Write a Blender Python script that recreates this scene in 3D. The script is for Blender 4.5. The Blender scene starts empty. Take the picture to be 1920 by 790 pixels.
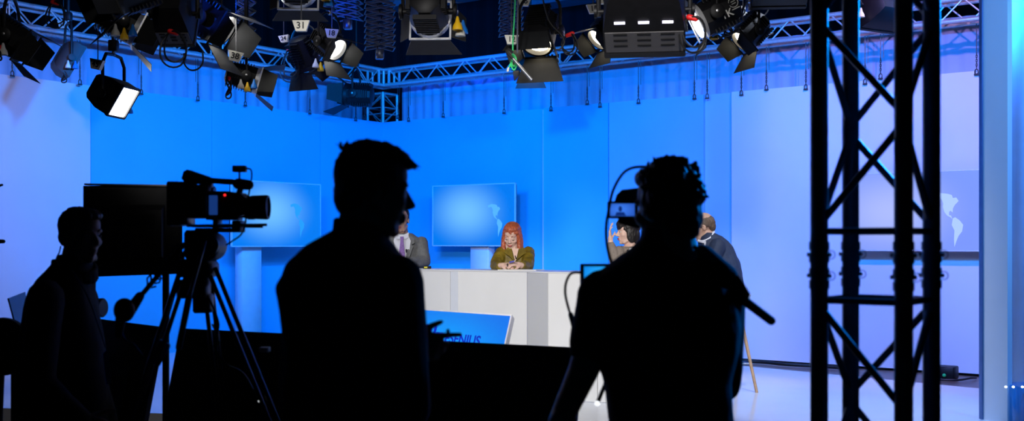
import bpy, bmesh, math, random
from mathutils import Vector as V, Matrix as Mx, noise as mnoise
rnd = random.Random(7)
sc = bpy.context.scene
COL = sc.collection
PI = math.pi
F, H, CZ = 2100.0, 455.0, 1.5        # focal length (px), horizon row, camera height
def P(px, py, d): return V(((px-960)/F*d, d, CZ+(H-py)/F*d))
# ------------------------------------------------------------------ materials
MATS = {}
def mat(name, col, rough=0.6, metal=0.0, var=0.08, scale=12.0, bump=0.0, emis=None, spec=0.5, alpha=None, trans=0.0):
    if name in MATS: return MATS[name]
    m = bpy.data.materials.new(name); m.use_nodes = True
    nt = m.node_tree; b = nt.nodes['Principled BSDF']
    b.inputs['Roughness'].default_value = rough; b.inputs['Metallic'].default_value = metal
    b.inputs['Specular IOR Level'].default_value = spec
    tc = nt.nodes.new('ShaderNodeTexCoord')
    nz = nt.nodes.new('ShaderNodeTexNoise'); nz.inputs['Scale'].default_value = scale; nz.inputs['Detail'].default_value = 3
    nt.links.new(tc.outputs['Object'], nz.inputs['Vector'])
    cr = nt.nodes.new('ShaderNodeValToRGB')
    cr.color_ramp.elements[0].position = .3; cr.color_ramp.elements[1].position = .7
    cr.color_ramp.elements[0].color = [c*(1-var) for c in col]+[1]
    cr.color_ramp.elements[1].color = [min(1, c*(1+var)) for c in col]+[1]
    nt.links.new(nz.outputs['Fac'], cr.inputs['Fac']); nt.links.new(cr.outputs['Color'], b.inputs['Base Color'])
    if bump:
        bp = nt.nodes.new('ShaderNodeBump'); bp.inputs['Strength'].default_value = bump; bp.inputs['Distance'].default_value = .01
        nt.links.new(nz.outputs['Fac'], bp.inputs['Height']); nt.links.new(bp.outputs['Normal'], b.inputs['Normal'])
    if emis:
        b.inputs['Emission Color'].default_value = list(emis[:3])+[1]; b.inputs['Emission Strength'].default_value = emis[3]
    if trans: b.inputs['Transmission Weight'].default_value = trans
    MATS[name] = m; return m
def screen_mat(name, c_edge, c_mid, strength, cx, cz, r, power=1.0):
    """a lit display: the picture it shows is a blue field with a soft lighter area (object space)"""
    m = bpy.data.materials.new(name); m.use_nodes = True; nt = m.node_tree; b = nt.nodes['Principled BSDF']
    b.inputs['Base Color'].default_value = (.01, .01, .015, 1); b.inputs['Roughness'].default_value = .35
    tc = nt.nodes.new('ShaderNodeTexCoord'); mp = nt.nodes.new('ShaderNodeMapping'); gr = nt.nodes.new('ShaderNodeTexGradient')
    gr.gradient_type = 'SPHERICAL'
    nt.links.new(tc.outputs['Generated'], mp.inputs['Vector'])
    mp.inputs['Location'].default_value = (-cx/r, 0, -cz/(r*1.2)); mp.inputs['Scale'].default_value = (1/r, 0, 1/(r*1.2))
    nt.links.new(mp.outputs['Vector'], gr.inputs['Vector'])
    cr = nt.nodes.new('ShaderNodeValToRGB'); cr.color_ramp.interpolation = 'EASE'
    cr.color_ramp.elements[0].color = list(c_edge)+[1]; cr.color_ramp.elements[1].color = list(c_mid)+[1]
    nt.links.new(gr.outputs['Fac'], cr.inputs['Fac']); nt.links.new(cr.outputs['Color'], b.inputs['Emission Color'])
    b.inputs['Emission Strength'].default_value = strength
    return m
# ------------------------------------------------------------------ mesh builder
W = {}                                # object -> world matrix of its frame
def rotz(a): return Mx.Rotation(a, 3, 'Z')
def basis(y, z=(0, 0, 1)):
    """3x3 whose columns are right, y, up"""
    y = V(y).normalized(); x = y.cross(V(z)).normalized(); zz = x.cross(y)
    return Mx((x, y, zz)).transposed()
class MB:
    def __init__(s): s.v = []; s.f = []
    def add(s, vs, fs):
        b = len(s.v); s.v += [V(x) for x in vs]; s.f += [tuple(b+i for i in f) for f in fs]; return s
    def box(s, c, size, R=None, bev=0.0):
        c = V(c); hx, hy, hz = [q/2 for q in size]; R = R or Mx.Identity(3)
        if bev <= 0:
            vs = [c+R@V((sx*hx, sy*hy, sz*hz)) for sz in (-1, 1) for sx, sy in ((-1, -1), (1, -1), (1, 1), (-1, 1))]
            return s.add(vs, [(3, 2, 1, 0), (4, 5, 6, 7), (0, 1, 5, 4), (1, 2, 6, 5), (2, 3, 7, 6), (3, 0, 4, 7)])
        bev = min(bev, hx*.9, hy*.9, hz*.9)
        def oct(x, y): return [(-x+bev, -y), (x-bev, -y), (x, -y+bev), (x, y-bev), (x-bev, y), (-x+bev, y), (-x, y-bev), (-x, -y+bev)]
        rings = []
        for z, k in ((-hz, bev), (-hz+bev, 0), (hz-bev, 0), (hz, bev)):
            o = oct(hx-k, hy-k) if k == 0 else [(max(-hx+bev*.6, min(hx-bev*.6, a*(hx-bev*.6)/hx)), max(-hy+bev*.6, min(hy-bev*.6, b_*(hy-bev*.6)/hy))) for a, b_ in oct(hx, hy)]
            rings.append([c+R@V((a, b_, z)) for a, b_ in o])
        return s.loft(rings)
    def loft(s, rings, cap=True, closed=False):
        n = len(rings[0]); vs = [p for r in rings for p in r]; fs = []
        m = len(rings)
        for i in range(m-1 if not closed else m):
            a, b = i*n, ((i+1) % m)*n
            for j in range(n):
                k = (j+1) % n; fs.append((a+j, a+k, b+k, b+j))
        if cap and not closed: fs.append(tuple(reversed(range(n)))); fs.append(tuple((m-1)*n+j for j in range(n)))
        return s.add(vs, fs)
    def cyl(s, p0, p1, r0, r1=None, n=16):
        p0, p1 = V(p0), V(p1); r1 = r0 if r1 is None else r1
        d = (p1-p0).normalized(); x = d.orthogonal().normalized(); y = d.cross(x)
        ring = lambda p, r: [p+(x*math.cos(2*PI*i/n)+y*math.sin(2*PI*i/n))*r for i in range(n)]
        return s.loft([ring(p0, r0), ring(p1, r1)])
    def lathe(s, o, ax, prof, n=20):
        """prof: (distance along axis, radius)"""
        o = V(o); d = V(ax).normalized(); x = d.orthogonal().normalized(); y = d.cross(x)
        return s.loft([[o+d*h+(x*math.cos(2*PI*i/n)+y*math.sin(2*PI*i/n))*max(r, 1e-4) for i in range(n)] for h, r in prof])
    def ring(s, o, ax, prof, n=24):
        """closed profile turned round the axis: a hollow ring"""
        o = V(o); d = V(ax).normalized(); x = d.orthogonal().normalized(); y = d.cross(x)
        rr = [[o+d*h+(x*math.cos(2*PI*i/n)+y*math.sin(2*PI*i/n))*r for h, r in prof] for i in range(n)]
        return s.loft(rr, closed=True)
    def ell(s, c, r, R=None, n=16, m=10):
        c = V(c); R = R or Mx.Identity(3)
        r = (r, r, r) if isinstance(r, (int, float)) else r
        rings = []
        for i in range(m+1):
            a = -PI/2+PI*i/m; k = max(math.cos(a), .02)
            rings.append([c+R@V((r[0]*k*math.cos(2*PI*j/n), r[1]*k*math.sin(2*PI*j/n), r[2]*math.sin(a))) for j in range(n)])
        return s.loft(rings)
    def cap(s, p0, p1, r0, r1=None, n=12):
        """tapered capsule"""
        p0, p1 = V(p0), V(p1); r1 = r0 if r1 is None else r1
        d = (p1-p0); L = d.length
        if L < 1e-6: return s.ell(p0, r0)
        d /= L; x = d.orthogonal().normalized(); y = d.cross(x); rings = []
        for a in (-85, -60, -30, 0): rings.append((p0+d*r0*math.sin(math.radians(a)), r0*math.cos(math.radians(a))))
        for a in (0, 30, 60, 85): rings.append((p1+d*r1*math.sin(math.radians(a)), r1*math.cos(math.radians(a))))
        return s.loft([[p+(x*math.cos(2*PI*i/n)+y*math.sin(2*PI*i/n))*r for i in range(n)] for p, r in rings])
    def tube(s, pts, r, n=8, closed=False):
        pts = [V(p) for p in pts]; m = len(pts); rings = []; up = None
        for i, p in enumerate(pts):
            a = pts[(i-1) % m] if (closed or i) else p; b = pts[(i+1) % m] if (closed or i < m-1) else p
            d = (b-a)
            if d.length < 1e-9: d = V((0, 0, 1))
            d.normalize()
            if up is None: up = d.orthogonal().normalized()
            x = (up-d*up.dot(d))
            x = x.normalized() if x.length > 1e-6 else d.orthogonal().normalized()
            up = x; y = d.cross(x)
            rr = r[i] if isinstance(r, (list, tuple)) else r
            rings.append([p+(x*math.cos(2*PI*j/n)+y*math.sin(2*PI*j/n))*rr for j in range(n)])
        return s.loft(rings, closed=closed)
    def prism(s, pts, nrm, th):
        """flat polygon given in 3-D, thickened along nrm by th (centred)"""
        nrm = V(nrm).normalized(); pts = [V(p) for p in pts]
        return s.loft([[p-nrm*th/2 for p in pts], [p+nrm*th/2 for p in pts]])
    def xf(s, M):
        s.v = [M@p for p in s.v]; return s
    def mesh(s, name, smooth=False, inv=None):
        me = bpy.data.meshes.new(name)
        me.from_pydata([(inv@p if inv else p)[:] for p in s.v], [], s.f)
        bm = bmesh.new(); bm.from_mesh(me); bmesh.ops.recalc_face_normals(bm, faces=bm.faces); bm.to_mesh(me); bm.free()
        if smooth:
            me.polygons.foreach_set('use_smooth', [True]*len(me.polygons))
            if smooth == 'auto':
                try: me.set_sharp_from_angle(angle=math.radians(42))
                except Exception: pass
        return me
    def build(s, name, m, parent=None, smooth='auto', label=None, at=None):
        Mw = W[parent] if parent else Mx.Translation(at or V((0, 0, 0)))
        me = s.mesh(name, smooth, Mw.inverted()); me.materials.append(m)
        o = bpy.data.objects.new(name, me); COL.objects.link(o)
        if parent: o.parent = parent
        else: o.matrix_world = Mw
        W[o] = Mw
        if label: o['label'] = label
        return o
def tag(o, label, cat, group=None, kind=None):
    if label: o['label'] = label
    if cat: o['category'] = cat
    if group: o['group'] = group
    if kind: o['kind'] = kind
    return o
def thing(name, label, cat, loc, rz=0.0, group=None):
    o = bpy.data.objects.new(name, None); COL.objects.link(o); o.empty_display_size = .1
    o.location = loc; o.rotation_euler = (0, 0, rz); W[o] = Mx.Translation(V(loc))@Mx.Rotation(rz, 4, 'Z')
    return tag(o, label, cat, group)
def struct(name, mb, m, smooth=False): return tag(mb.build(name, m, smooth=smooth), None, None, kind='structure')
def fuse(name, mb, m, parent, voxel=.008, smooth=6, wr=None, label=None, keep=None):
    """one continuous surface out of overlapping closed solids"""
    me = mb.mesh(name); o = bpy.data.objects.new(name, me); COL.objects.link(o)
    md = o.modifiers.new('r', 'REMESH'); md.mode = 'VOXEL'; md.voxel_size = voxel; md.use_smooth_shade = True
    if smooth:
        sm = o.modifiers.new('s', 'SMOOTH'); sm.factor = .5; sm.iterations = smooth
    dg = bpy.context.evaluated_depsgraph_get(); dg.update()
    me2 = bpy.data.meshes.new_from_object(o.evaluated_get(dg), depsgraph=dg)
    bpy.data.objects.remove(o); bpy.data.meshes.remove(me)
    if wr:                              # cloth folds / hair strands
        nrm = [v.normal.copy() for v in me2.vertices]; cs_ = [v.co.copy() for v in me2.vertices]
        flat = []
        for c, n in zip(cs_, nrm): flat.extend(c+n*wr(c))
        me2.vertices.foreach_set('co', flat); me2.update()
    if keep:
        bm = bmesh.new(); bm.from_mesh(me2)
        bmesh.ops.delete(bm, geom=[v for v in bm.verts if not keep(v.co)], context='VERTS'); bm.to_mesh(me2); bm.free()
    me2.transform(W[parent].inverted()); me2.name = name
    me2.polygons.foreach_set('use_smooth', [True]*len(me2.polygons))
    me2.materials.clear(); me2.materials.append(m)
    o = bpy.data.objects.new(name, me2); COL.objects.link(o); o.parent = parent; W[o] = W[parent]
    if label: o['label'] = label
    return o
def text_mesh(body, size, M, m, name, parent, thick=.001, bold=0.0, sx=1.0):
    cu = bpy.data.curves.new('t', 'FONT'); cu.body = body; cu.size = size; cu.align_x = 'CENTER'; cu.align_y = 'CENTER'
    cu.extrude = thick; cu.offset = bold
    o = bpy.data.objects.new('t', cu); COL.objects.link(o)
    dg = bpy.context.evaluated_depsgraph_get(); dg.update()
    me = bpy.data.meshes.new_from_object(o.evaluated_get(dg), depsgraph=dg); bpy.data.objects.remove(o)
    me.transform(Mx.Diagonal((sx, 1, 1, 1))); me.transform(W[parent].inverted()@M); me.name = name; me.materials.clear(); me.materials.append(m)
    o = bpy.data.objects.new(name, me); COL.objects.link(o); o.parent = parent; W[o] = W[parent]
    return o
def arc(c, ex, ey, r, a0, a1, n=14): 
    c, ex, ey = V(c), V(ex), V(ey)
    return [c+ex*r*math.cos(a0+(a1-a0)*i/n)+ey*r*math.sin(a0+(a1-a0)*i/n) for i in range(n+1)]
def curve_pts(ctrl, n=8):
    """Catmull-Rom through the control points"""
    c = [V(p) for p in ctrl]; c = [c[0]*2-c[1]]+c+[c[-1]*2-c[-2]]; out = []
    for i in range(1, len(c)-2):
        for k in range(n):
            t = k/n; p0, p1, p2, p3 = c[i-1:i+3]
            out.append(.5*((2*p1)+(p2-p0)*t+(2*p0-5*p1+4*p2-p3)*t*t+(3*p1-p0-3*p2+p3)*t**3))
    out.append(c[-2]); return out

black = mat('black_metal', (.009, .009, .011), .5, .0, .2, 30, spec=.3)
blackmatte = mat('matte_black', (.014, .014, .016), .7, 0, .2, 20)
plastic = mat('black_plastic', (.01, .01, .012), .5, 0, .2, 30, .05)
doorm = mat('barn_door_black', (.015, .016, .018), .6, .0, .15, 18, spec=.3)
alu = mat('aluminium', (.72, .73, .76), .36, .55, .08, 40, .05)
darkalu = mat('dark_aluminium', (.13, .15, .19), .38, .4, .15, 30)
steel = mat('steel', (.5, .5, .52), .35, 1.0, .1, 40)
cable = mat('rubber_cable', (.008, .008, .009), .5, 0, .1, 20)
whitem = mat('white_plastic', (.75, .75, .72), .45, 0, .05)
yellowm = mat('yellow_plastic', (.95, .55, .01), .45, 0, .05)
bluem = mat('blue_plastic', (.01, .2, .75), .45, 0, .05)
redm = mat('red_plastic', (.85, .02, .02), .5, 0, .05)
greenm = mat('green_cord', (.03, .7, .2), .5, 0, .1)
cardm = mat('card', (.82, .8, .72), .7, 0, .04)
ink = mat('ink', (.01, .01, .012), .6, 0, .0)
# ------------------------------------------------------------------ setting
DC = 17.9
C0 = V(((718-960)/F*DC, DC, 0)); UR = V((.806, -.591, 0)).normalized(); UL = V((-.591, -.806, 0)).normalized()
NR = V((-UR.y*-1, UR.x*-1, 0)); NR = V((UR.y, -UR.x, 0)).normalized()      # towards the room, from the receding wall on one side
NL = V((-UL.y, UL.x, 0)).normalized()
if NR.y > 0: NR = -NR
if NL.y > 0: NL = -NL
def on_wall(u, n, px, off=0.0):
    """plan point of a set wall (offset off towards the room) seen at column px"""
    k = (px-960)/F; o = C0+n*off
    t = (k*o.y-o.x)/(u.x-k*u.y); return o+u*t
def rw(px, off=0.0): return on_wall(UR, NR, px, off)
def lw(px, off=0.0): return on_wall(UL, NL, px, off)
floorm = mat('studio_wood_floor', (.16, .115, .085), .35, 0, .25, 3)
shell = mat('dark_studio_wall', (.006, .007, .011), .9, 0, .2, 2)
struct('floor', MB().box((0, 9, -.05), (26, 30, .1)), floorm)
struct('ceiling', MB().box((0, 9, 7.05), (26, 30, .1)), shell)
def drape_wall(p0, p1, z0, z1, amp, wl, th=.02, seed=1, step=.04):
    p0, p1 = V(p0), V(p1); d = p1-p0; L = d.length; d.normalize(); n = V((d.y, -d.x, 0)); n0 = int(L/step)
    fr = []; r = random.Random(seed); ph = 0
    for i in range(n0+1):
        t = i*step; ph += step*2*PI/(wl*(.7+.6*(.5+.5*mnoise.noise(V((t*1.3, seed*7.1, 0))))))
        fr.append(p0+d*min(t, L)+n*(amp*math.sin(ph)*(.6+.5*mnoise.noise(V((t*.9, seed, 3))))))
    mb = MB()
    for k in range(n0):
        pass
    loop = fr+[p-n*th for p in reversed(fr)]
    return mb.loft([[V((p.x, p.y, z)) for p in loop] for z in (z0, z1)])
struct('wall_back', drape_wall((-13, 23.5, 0), (13, 23.5, 0), 0, 7, .10, .55, seed=3, step=.07), shell)
struct('wall_left', MB().box((-13.05, 9, 3.5), (.1, 30, 7)), shell)
struct('wall_right', MB().box((13.05, 9, 3.5), (.1, 30, 7)), shell)
struct('wall_front', MB().box((0, -6.05, 3.5), (26, .1, 7)), shell)
# --- pale curtain behind the set, one run along each set wall
curt = mat('pale_stage_curtain', (.50, .66, .92), .85, 0, .05, 4)
ca, cb = C0-NR*.55-UR*.1, C0-NR*.55+UR*14.5
tag(drape_wall(cb, ca, .02, 4.16, .024, .20, seed=5).build('curtain', curt, smooth=True), 'tall pale pleated stage curtain behind the backdrop that carries the middle screen', 'curtain')
ca, cb = C0-NL*.55-UL*.1, C0-NL*.55+UL*13.5
tag(drape_wall(ca, cb, .02, 4.16, .024, .20, seed=9).build('curtain', curt, smooth=True), 'tall pale pleated stage curtain hanging behind the screen near the video camera', 'curtain')
# --- backdrop panels
bluep = mat('blue_backdrop_panel', (.05, .56, .88), .55, 0, .02, 2)
palep = mat('white_backdrop_panel', (.76, .80, .88), .55, 0, .02, 2)
midp = mat('light_blue_backdrop_panel', (.36, .64, .92), .55, 0, .02, 2)
ZT = 3.42
def panel(u, n, wfun, x0, x1, off, m, label, zb=.03, zt=ZT):
    a, b = wfun(x0, off), wfun(x1, off); n_ = n
    mb = MB().loft([[V((p.x, p.y, z)) for p in (a, b, b-n_*.05, a-n_*.05)] for z in (zb, zt)])
    return tag(mb.build('backdrop_panel', m), label, 'panel')
panel(UL, NL, lw, -260, 169.5, 0, palep, 'pale lavender backdrop panel beside the number 45 lamp, at the end of its wall')
panel(UL, NL, lw, 170.5, 397, .0, bluep, 'blue backdrop panel behind the black studio monitor and video camera')
panel(UL, NL, lw, 397.5, 600, .0, bluep, 'blue backdrop panel behind the television nearest the video camera')
panel(UL, NL, lw, 600.5, 718, .0, bluep, 'narrow blue backdrop panel running into the corner behind the standing man in profile')
panel(UR, NR, rw, 718, 1017.5, .0, bluep, 'wide blue backdrop panel behind the television above the red-haired woman')
panel(UR, NR, rw, 1018.5, 1140, .04, bluep, 'blue backdrop panel with a bright edge next to the red-haired woman')
panel(UR, NR, rw, 1142, 1319, .03, mat('sky_blue_backdrop_panel', (.20, .58, .90), .55, 0, .02, 2), 'blue backdrop panel behind the head of the cameraman with shoulder rig')
panel(UR, NR, rw, 1321.5, 1371, -.02, midp, 'narrow mid-blue backdrop panel behind the man in the navy jacket')
panel(UR, NR, rw, 1371.5, 1580, .05, palep, 'pale lilac backdrop panel just beyond the man in the navy jacket')
panel(UR, NR, rw, 1580.5, 2150, .05, palep, 'pale lilac backdrop panel behind the lattice tower and its television')
tag(MB().box(rw(1018.2, .055)+V((0, 0, ZT/2)), (.012, .012, ZT-.04), basis(NR)).build('edge_strip', whitem), 'thin white vertical edge strip on the blue backdrop beside the red-haired woman', 'strip')
struct('baseboard_right', MB().box((rw(1380, -.25)+rw(2100, -.25))/2+V((0, 0, .06)), ((rw(1380)-rw(2100)).length, .02, .12), basis(NR)), mat('skirting', (.5, .5, .5), .7, 0, .2, 30))
# --- stage: low white platform
ST = .19
stagem = mat('white_gloss_stage', (.74, .77, .84), .16, 0, .03, 2, spec=.6)
stg = [P(-150, 0, 9.0), P(330, 0, 8.55), P(1150, 0, 7.6), P(1420, 0, 7.2), P(1740, 0, 7.4), P(2000, 0, 8.8), P(1838, 0, 1.31*F/(729-H)), P(1378, 0, 1.31*F/(685-H)), P(1010, 0, 14.2), P(520, 0, 14.5), P(-100, 0, 11.3)]
mb = MB().loft([[V((p.x, p.y, z)) for p in stg] for z in (0.0, ST)])
struct('floor_stage', mb, stagem)
# ------------------------------------------------------------------ trusses
def box_truss(label, p0, p1, side, up, w=.24, r=.025, m=None, bay=.5, rb=.008, xlace=False, ends=True, joints=()):
    """square lattice beam along p0-p1: four chords and zig-zag braces on its faces"""
    m = m or alu; p0, p1 = V(p0), V(p1); d = (p1-p0); L = d.length; d.normalize(); side, up = V(side).normalized(), V(up).normalized()
    t = thing('lattice_truss', label, 'truss', (p0+p1)/2 if abs(d.z) < .5 else p0)
    cs = {(a, b): side*a*w/2+up*b*w/2 for a in (-1, 1) for b in (-1, 1)}
    for k, o in cs.items(): MB().cyl(p0+o, p1+o, r, n=14).build('chord', m, t)
    n = max(2, round(L/bay)); faces = [((-1, -1), (1, -1)), ((1, -1), (1, 1)), ((1, 1), (-1, 1)), ((-1, 1), (-1, -1))]
    for fi, (A, B) in enumerate(faces):
        mb = MB(); a, b = cs[A], cs[B]
        for i in range(n):
            q0, q1 = p0+d*(L*i/n), p0+d*(L*(i+1)/n); qm = (q0+q1)/2
            if fi % 2 == 0: mb.cyl(q0+a, qm+b, rb, n=8); mb.cyl(qm+b, q1+a, rb, n=8)
            else: mb.cyl(q0+b, qm+a, rb, n=8); mb.cyl(qm+a, q1+b, rb, n=8)
        mb.build('bracing', m, t)
    if ends:
        for q in (p0, p1):
            mb = MB(); ks = [cs[k] for k in ((-1, -1), (1, -1), (1, 1), (-1, 1))]
            for i in range(4): mb.cyl(q+ks[i], q+ks[(i+1) % 4], r*.8, n=8)
            mb.build('end_frame', m, t)
    for s in joints:                                    # bolted couplings where two lengths meet
        mb = MB(); ks = [cs[k] for k in ((-1, -1), (1, -1), (1, 1), (-1, 1))]
        for off in (-.05, .05):
            q = p0+d*(s+off)
            for i in range(4): mb.cyl(q+ks[i], q+ks[(i+1) % 4], rb*1.1, n=8)
        for o in ks: mb.cyl(p0+o+d*(s-.04), p0+o+d*(s+.04), r*1.25, n=14)
        mb.build('coupling', m, t)
    return t
TZ = 3.97+.12
def tr(u, n, s0, s1): return C0+n*.12+u*s0+V((0, 0, TZ)), C0+n*.12+u*s1+V((0, 0, TZ))
a, b = tr(UR, NR, .35, 14.5)
box_truss('horizontal aluminium lattice truss above the backdrop with the middle screen', a, b, NR, (0, 0, 1), r=.026, rb=.01, joints=(3, 6, 9))
a, b = tr(UL, NL, .35, 13.0)
box_truss('horizontal aluminium lattice truss above the backdrop nearest the number 45 lamp', a, b, NL, (0, 0, 1), r=.026, rb=.01, joints=(3, 6, 9))
cc = C0+(NR+NL)*.12
ct = thing('truss_corner', 'welded corner piece joining the two horizontal trusses', 'truss', cc+V((0, 0, TZ)))
for z in (-.12, .12):
    mb = MB(); q = [cc+NR*i*.12+NL*j*.12+V((0, 0, TZ+z)) for i, j in ((-1, -1), (1, -1), (1, 1), (-1, 1))]
    for i in range(4): mb.cyl(q[i], q[(i+1) % 4], .025, n=12)
    for i in range(2): mb.cyl(q[i], q[i+2], .012, n=8)
    for u in (UR, UL):
        for k in (-1, 1):
            n_ = NR if u is UR else NL
            mb.cyl(C0+n_*(.12+.12*k)+u*.36+V((0, 0, TZ+z)), cc+n_*.12*k+V((0, 0, TZ+z)), .025, n=12)
    mb.build('corner_frame', alu, ct)
mb = MB()
for i, j in ((-1, -1), (1, -1), (1, 1), (-1, 1)): mb.cyl(cc+NR*i*.12+NL*j*.12+V((0, 0, TZ-.12)), cc+NR*i*.12+NL*j*.12+V((0, 0, TZ+.12)), .02, n=10)
mb.build('corner_post', alu, ct)
# supporting tower behind the corner of the set
tb = P(717, 0, 18.35); tb.z = 0
box_truss('upright lattice tower of aluminium showing above the corner of the blue backdrop', tb+V((0, 0, .02)), tb+V((0, 0, 3.92)), UR, UL*1, w=.34, r=.026, rb=.010, bay=.5, joints=(3.62, 3.3))
# near tower in the foreground
fl = V((576/F*3.2, 3.2, 0)); dirF = V((.79, -.613, 0)).normalized(); dirB = V((.613, .79, 0)).normalized()
cen = fl+(dirF+dirB)*.12
tt = thing('lattice_tower', 'dark aluminium lattice tower standing close by in the foreground', 'truss', cen)
cs = [cen+(dirF*i+dirB*j)*.12 for i, j in ((-1, -1), (1, -1), (1, 1), (-1, 1))]
JZ = 1.435                               # joint between two lengths, at eye height
mb = MB()
mb.box(cen+V((0, 0, .01)), (.5, .5, .02), basis(dirB)); mb.build('base_plate', darkalu, tt)
for q in cs:
    MB().cyl(q+V((0, 0, .02)), q+V((0, 0, 6.6)), .025, n=24).build('chord', darkalu, tt)
    mb = MB()
    for z in (JZ-.055, JZ-.02, JZ+.02, JZ+.055): mb.cyl(q+V((0, 0, z-.012)), q+V((0, 0, z+.012)), .0285, n=20)
    for z in (JZ-.03, JZ+.03):
        mb.cyl(q-dirF*.035+V((0, 0, z)), q+dirF*.035+V((0, 0, z)), .006, n=8); mb.cyl(q-dirB*.035+V((0, 0, z)), q+dirB*.035+V((0, 0, z)), .006, n=8)
        mb.tube(arc(q+dirF*.035+V((0, 0, z)), dirF, V((0, 0, 1)), .012, 0, 2*PI, 10), .0015, 5)
    mb.build('coupling', darkalu, tt)
for i in range(4):
    a, b = cs[i], cs[(i+1) % 4]
    for z in (JZ+.097, JZ-.10): MB().cyl(a+V((0, 0, z)), b+V((0, 0, z)), .0095, n=12).build('cross_bar', darkalu, tt)
    for s, z0, nb in ((1, JZ+.115, 9), (-1, JZ-.115, 3)):
        mb = MB(); hb = .276                               # every brace climbs this much between chords
        for k in range(nb):
            za, zb = z0+s*hb*k*1.0+s*(.025*k), z0+s*hb*(k+1)*1.0+s*.025*k
            lo, hi = ((a, b) if (k+i) % 2 == 0 else (b, a))
            if zb < .05: continue
            q0, q1 = lo+V((0, 0, za)), hi+V((0, 0, zb)); e = (q1-q0).normalized()
            mb.cyl(q0, q1, .0105, n=12)
        mb.build('bracing', darkalu, tt)
# ------------------------------------------------------------------ chains that carry the backdrop panels
def chain(px, wallf, n, py_end, label):
    p = wallf(px, .085); p1 = V((p.x, p.y, 3.94)); zb = CZ+(H-py_end)/F*p.y; zb = min(zb, 3.6); u = UR if wallf is rw else UL
    t = thing('hanging_chain', label, 'chain', V((p.x, p.y, zb)), group=None)
    zl = zb+.24
    mb = MB().cyl((p.x, p.y, zl), p1, .005, n=6); mb.cyl(V((p.x, p.y, zl))+u*.035, p1+u*.035, .0035, n=6); mb.build('wire', steelb, t)
    mb = MB()
    for i in range(7):
        c = V((p.x, p.y, zl-.018-i*.024)); ax = u if i % 2 else n
        mb.tube([c+V((0, 0, .020*math.sin(a)))+ax*.009*math.cos(a) for a in [2*PI*k/10 for k in range(10)]], .0038, 5, closed=True)
    mb.build('links', steelb, t)
    c = V((p.x, p.y, zb+.025)); mb = MB().tube([c+V((0, 0, .03*math.sin(a)))+u*.018*math.cos(a) for a in [2*PI*k/14 for k in range(14)]], .007, 6, closed=True)
    mb.cyl(c-u*.026-V((0, 0, .028)), c+u*.026-V((0, 0, .028)), .010, n=8); mb.build('shackle', steelb, t)
steelb = mat('dull_steel', (.09, .09, .10), .45, .6, .1, 40)
for px, py, lb in ((23, 142, 'steel hanging chain at the end of the curtain, under the lamp by the frame edge'), (150, 158, 'steel hanging chain just beside the number 45 card'), (265, 176, 'steel hanging chain above the panel lit by the bright rectangular lamp'),
                   (371, 188, 'steel hanging chain between the bright rectangular lamp and the number 38 lamp'), (460, 198, 'steel hanging chain under the round-knobbed lamp beside card 38'),
                   (581, 213, 'steel hanging chain below the flap of the lamp next to card 24'), (667, 226, 'steel hanging chain in front of the dark lamp behind the truss'), (683, 222, 'steel hanging chain hanging closest to the corner tower')):
    chain(px, lw, NL, py, lb)
for px, py, lb in ((746, 222, 'steel hanging chain close beside the corner tower on its screen side'), (766, 227, 'steel hanging chain second along from the corner tower on the screen side'), (831, 219, 'steel hanging chain above the middle television'), (945, 212, 'steel hanging chain above the red-haired woman, below the lit lamp'),
                   (1033, 207, 'bright steel hanging chain just past the white edge strip'), (1101, 195, 'thin steel hanging chain first of three beneath the grey flood lamp'), (1125, 200, 'steel hanging chain second of three beneath the grey flood lamp'), (1197, 193, 'steel hanging chain third of three beneath the grey flood lamp'),
                   (1302, 185, 'steel hanging chain below the coiled cable, the nearer of a pair'), (1326, 184, 'steel hanging chain below the coiled cable, with a heavy hook'), (1390, 178, 'steel hanging chain where the pale lilac backdrop begins'), (1437, 168, 'thin steel hanging chain just past the open barn-door lamp'),
                   (1511, 167, 'steel hanging chain close in front of the tower edge'), (1622, 157, 'steel hanging chain seen through the lattice tower, thicker one'), (1651, 147, 'thin steel hanging chain seen through the lattice tower'), (1831, 139, 'steel hanging chain next to the tall pale panel')):
    chain(px, rw, NR, py, lb)
# ------------------------------------------------------------------ overhead beams and cable trays
trayb = mat('painted_steel_beam', (.30, .32, .38), .5, .3, .1, 8)
def tray(label, p0, p1, h, w, name='cable_tray'):
    p0, p1 = V(p0), V(p1); d = (p1-p0).normalized(); n = d.cross(V((0, 0, 1))).normalized(); t = thing(name, label, 'tray', (p0+p1)/2)
    L = (p1-p0).length; c = (p0+p1)/2; R = basis(n)
    MB().box(c-V((0, 0, h/2)), (L, w, .02), R).build('tray_floor', trayb, t)
    for s in (-1, 1): MB().box(c+n*s*w/2, (L, .012, h), R).build('side_rail', trayb, t)
    mb = MB(); k = int(L/.16)
    for i in range(k):
        for j in (-.25, .1): mb.box(p0+d*(L*(i+.5)/k)+V((0, 0, h*j))-n*(w/2+.007), (.05, .004, .03), R)
    mb.build('slots', mat('slot_dark', (.008, .01, .03), .8), t)
    mb = MB()
    for i in (0.05, .5, .95): mb.cyl(p0+d*L*i+V((0, 0, h/2)), p0+d*L*i+V((0, 0, 7.0-p0.z)), .012, n=8)
    mb.build('hanger_rod', black, t)
a = P(735, 20, 20.6); b = a+UR*6.2; b.z = a.z
tray('wide perforated cable tray under the dark ceiling, beyond the rear-view lamp', a+V((0, 0, .18)), b+V((0, 0, .18)), .34, .5)
a = P(1000, 2, 20.5); b = a+UR*5
tray('dark duct tray at the ceiling above card 13', a, V((b.x, b.y, a.z)), .25, .5, 'cable_tray')
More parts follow.
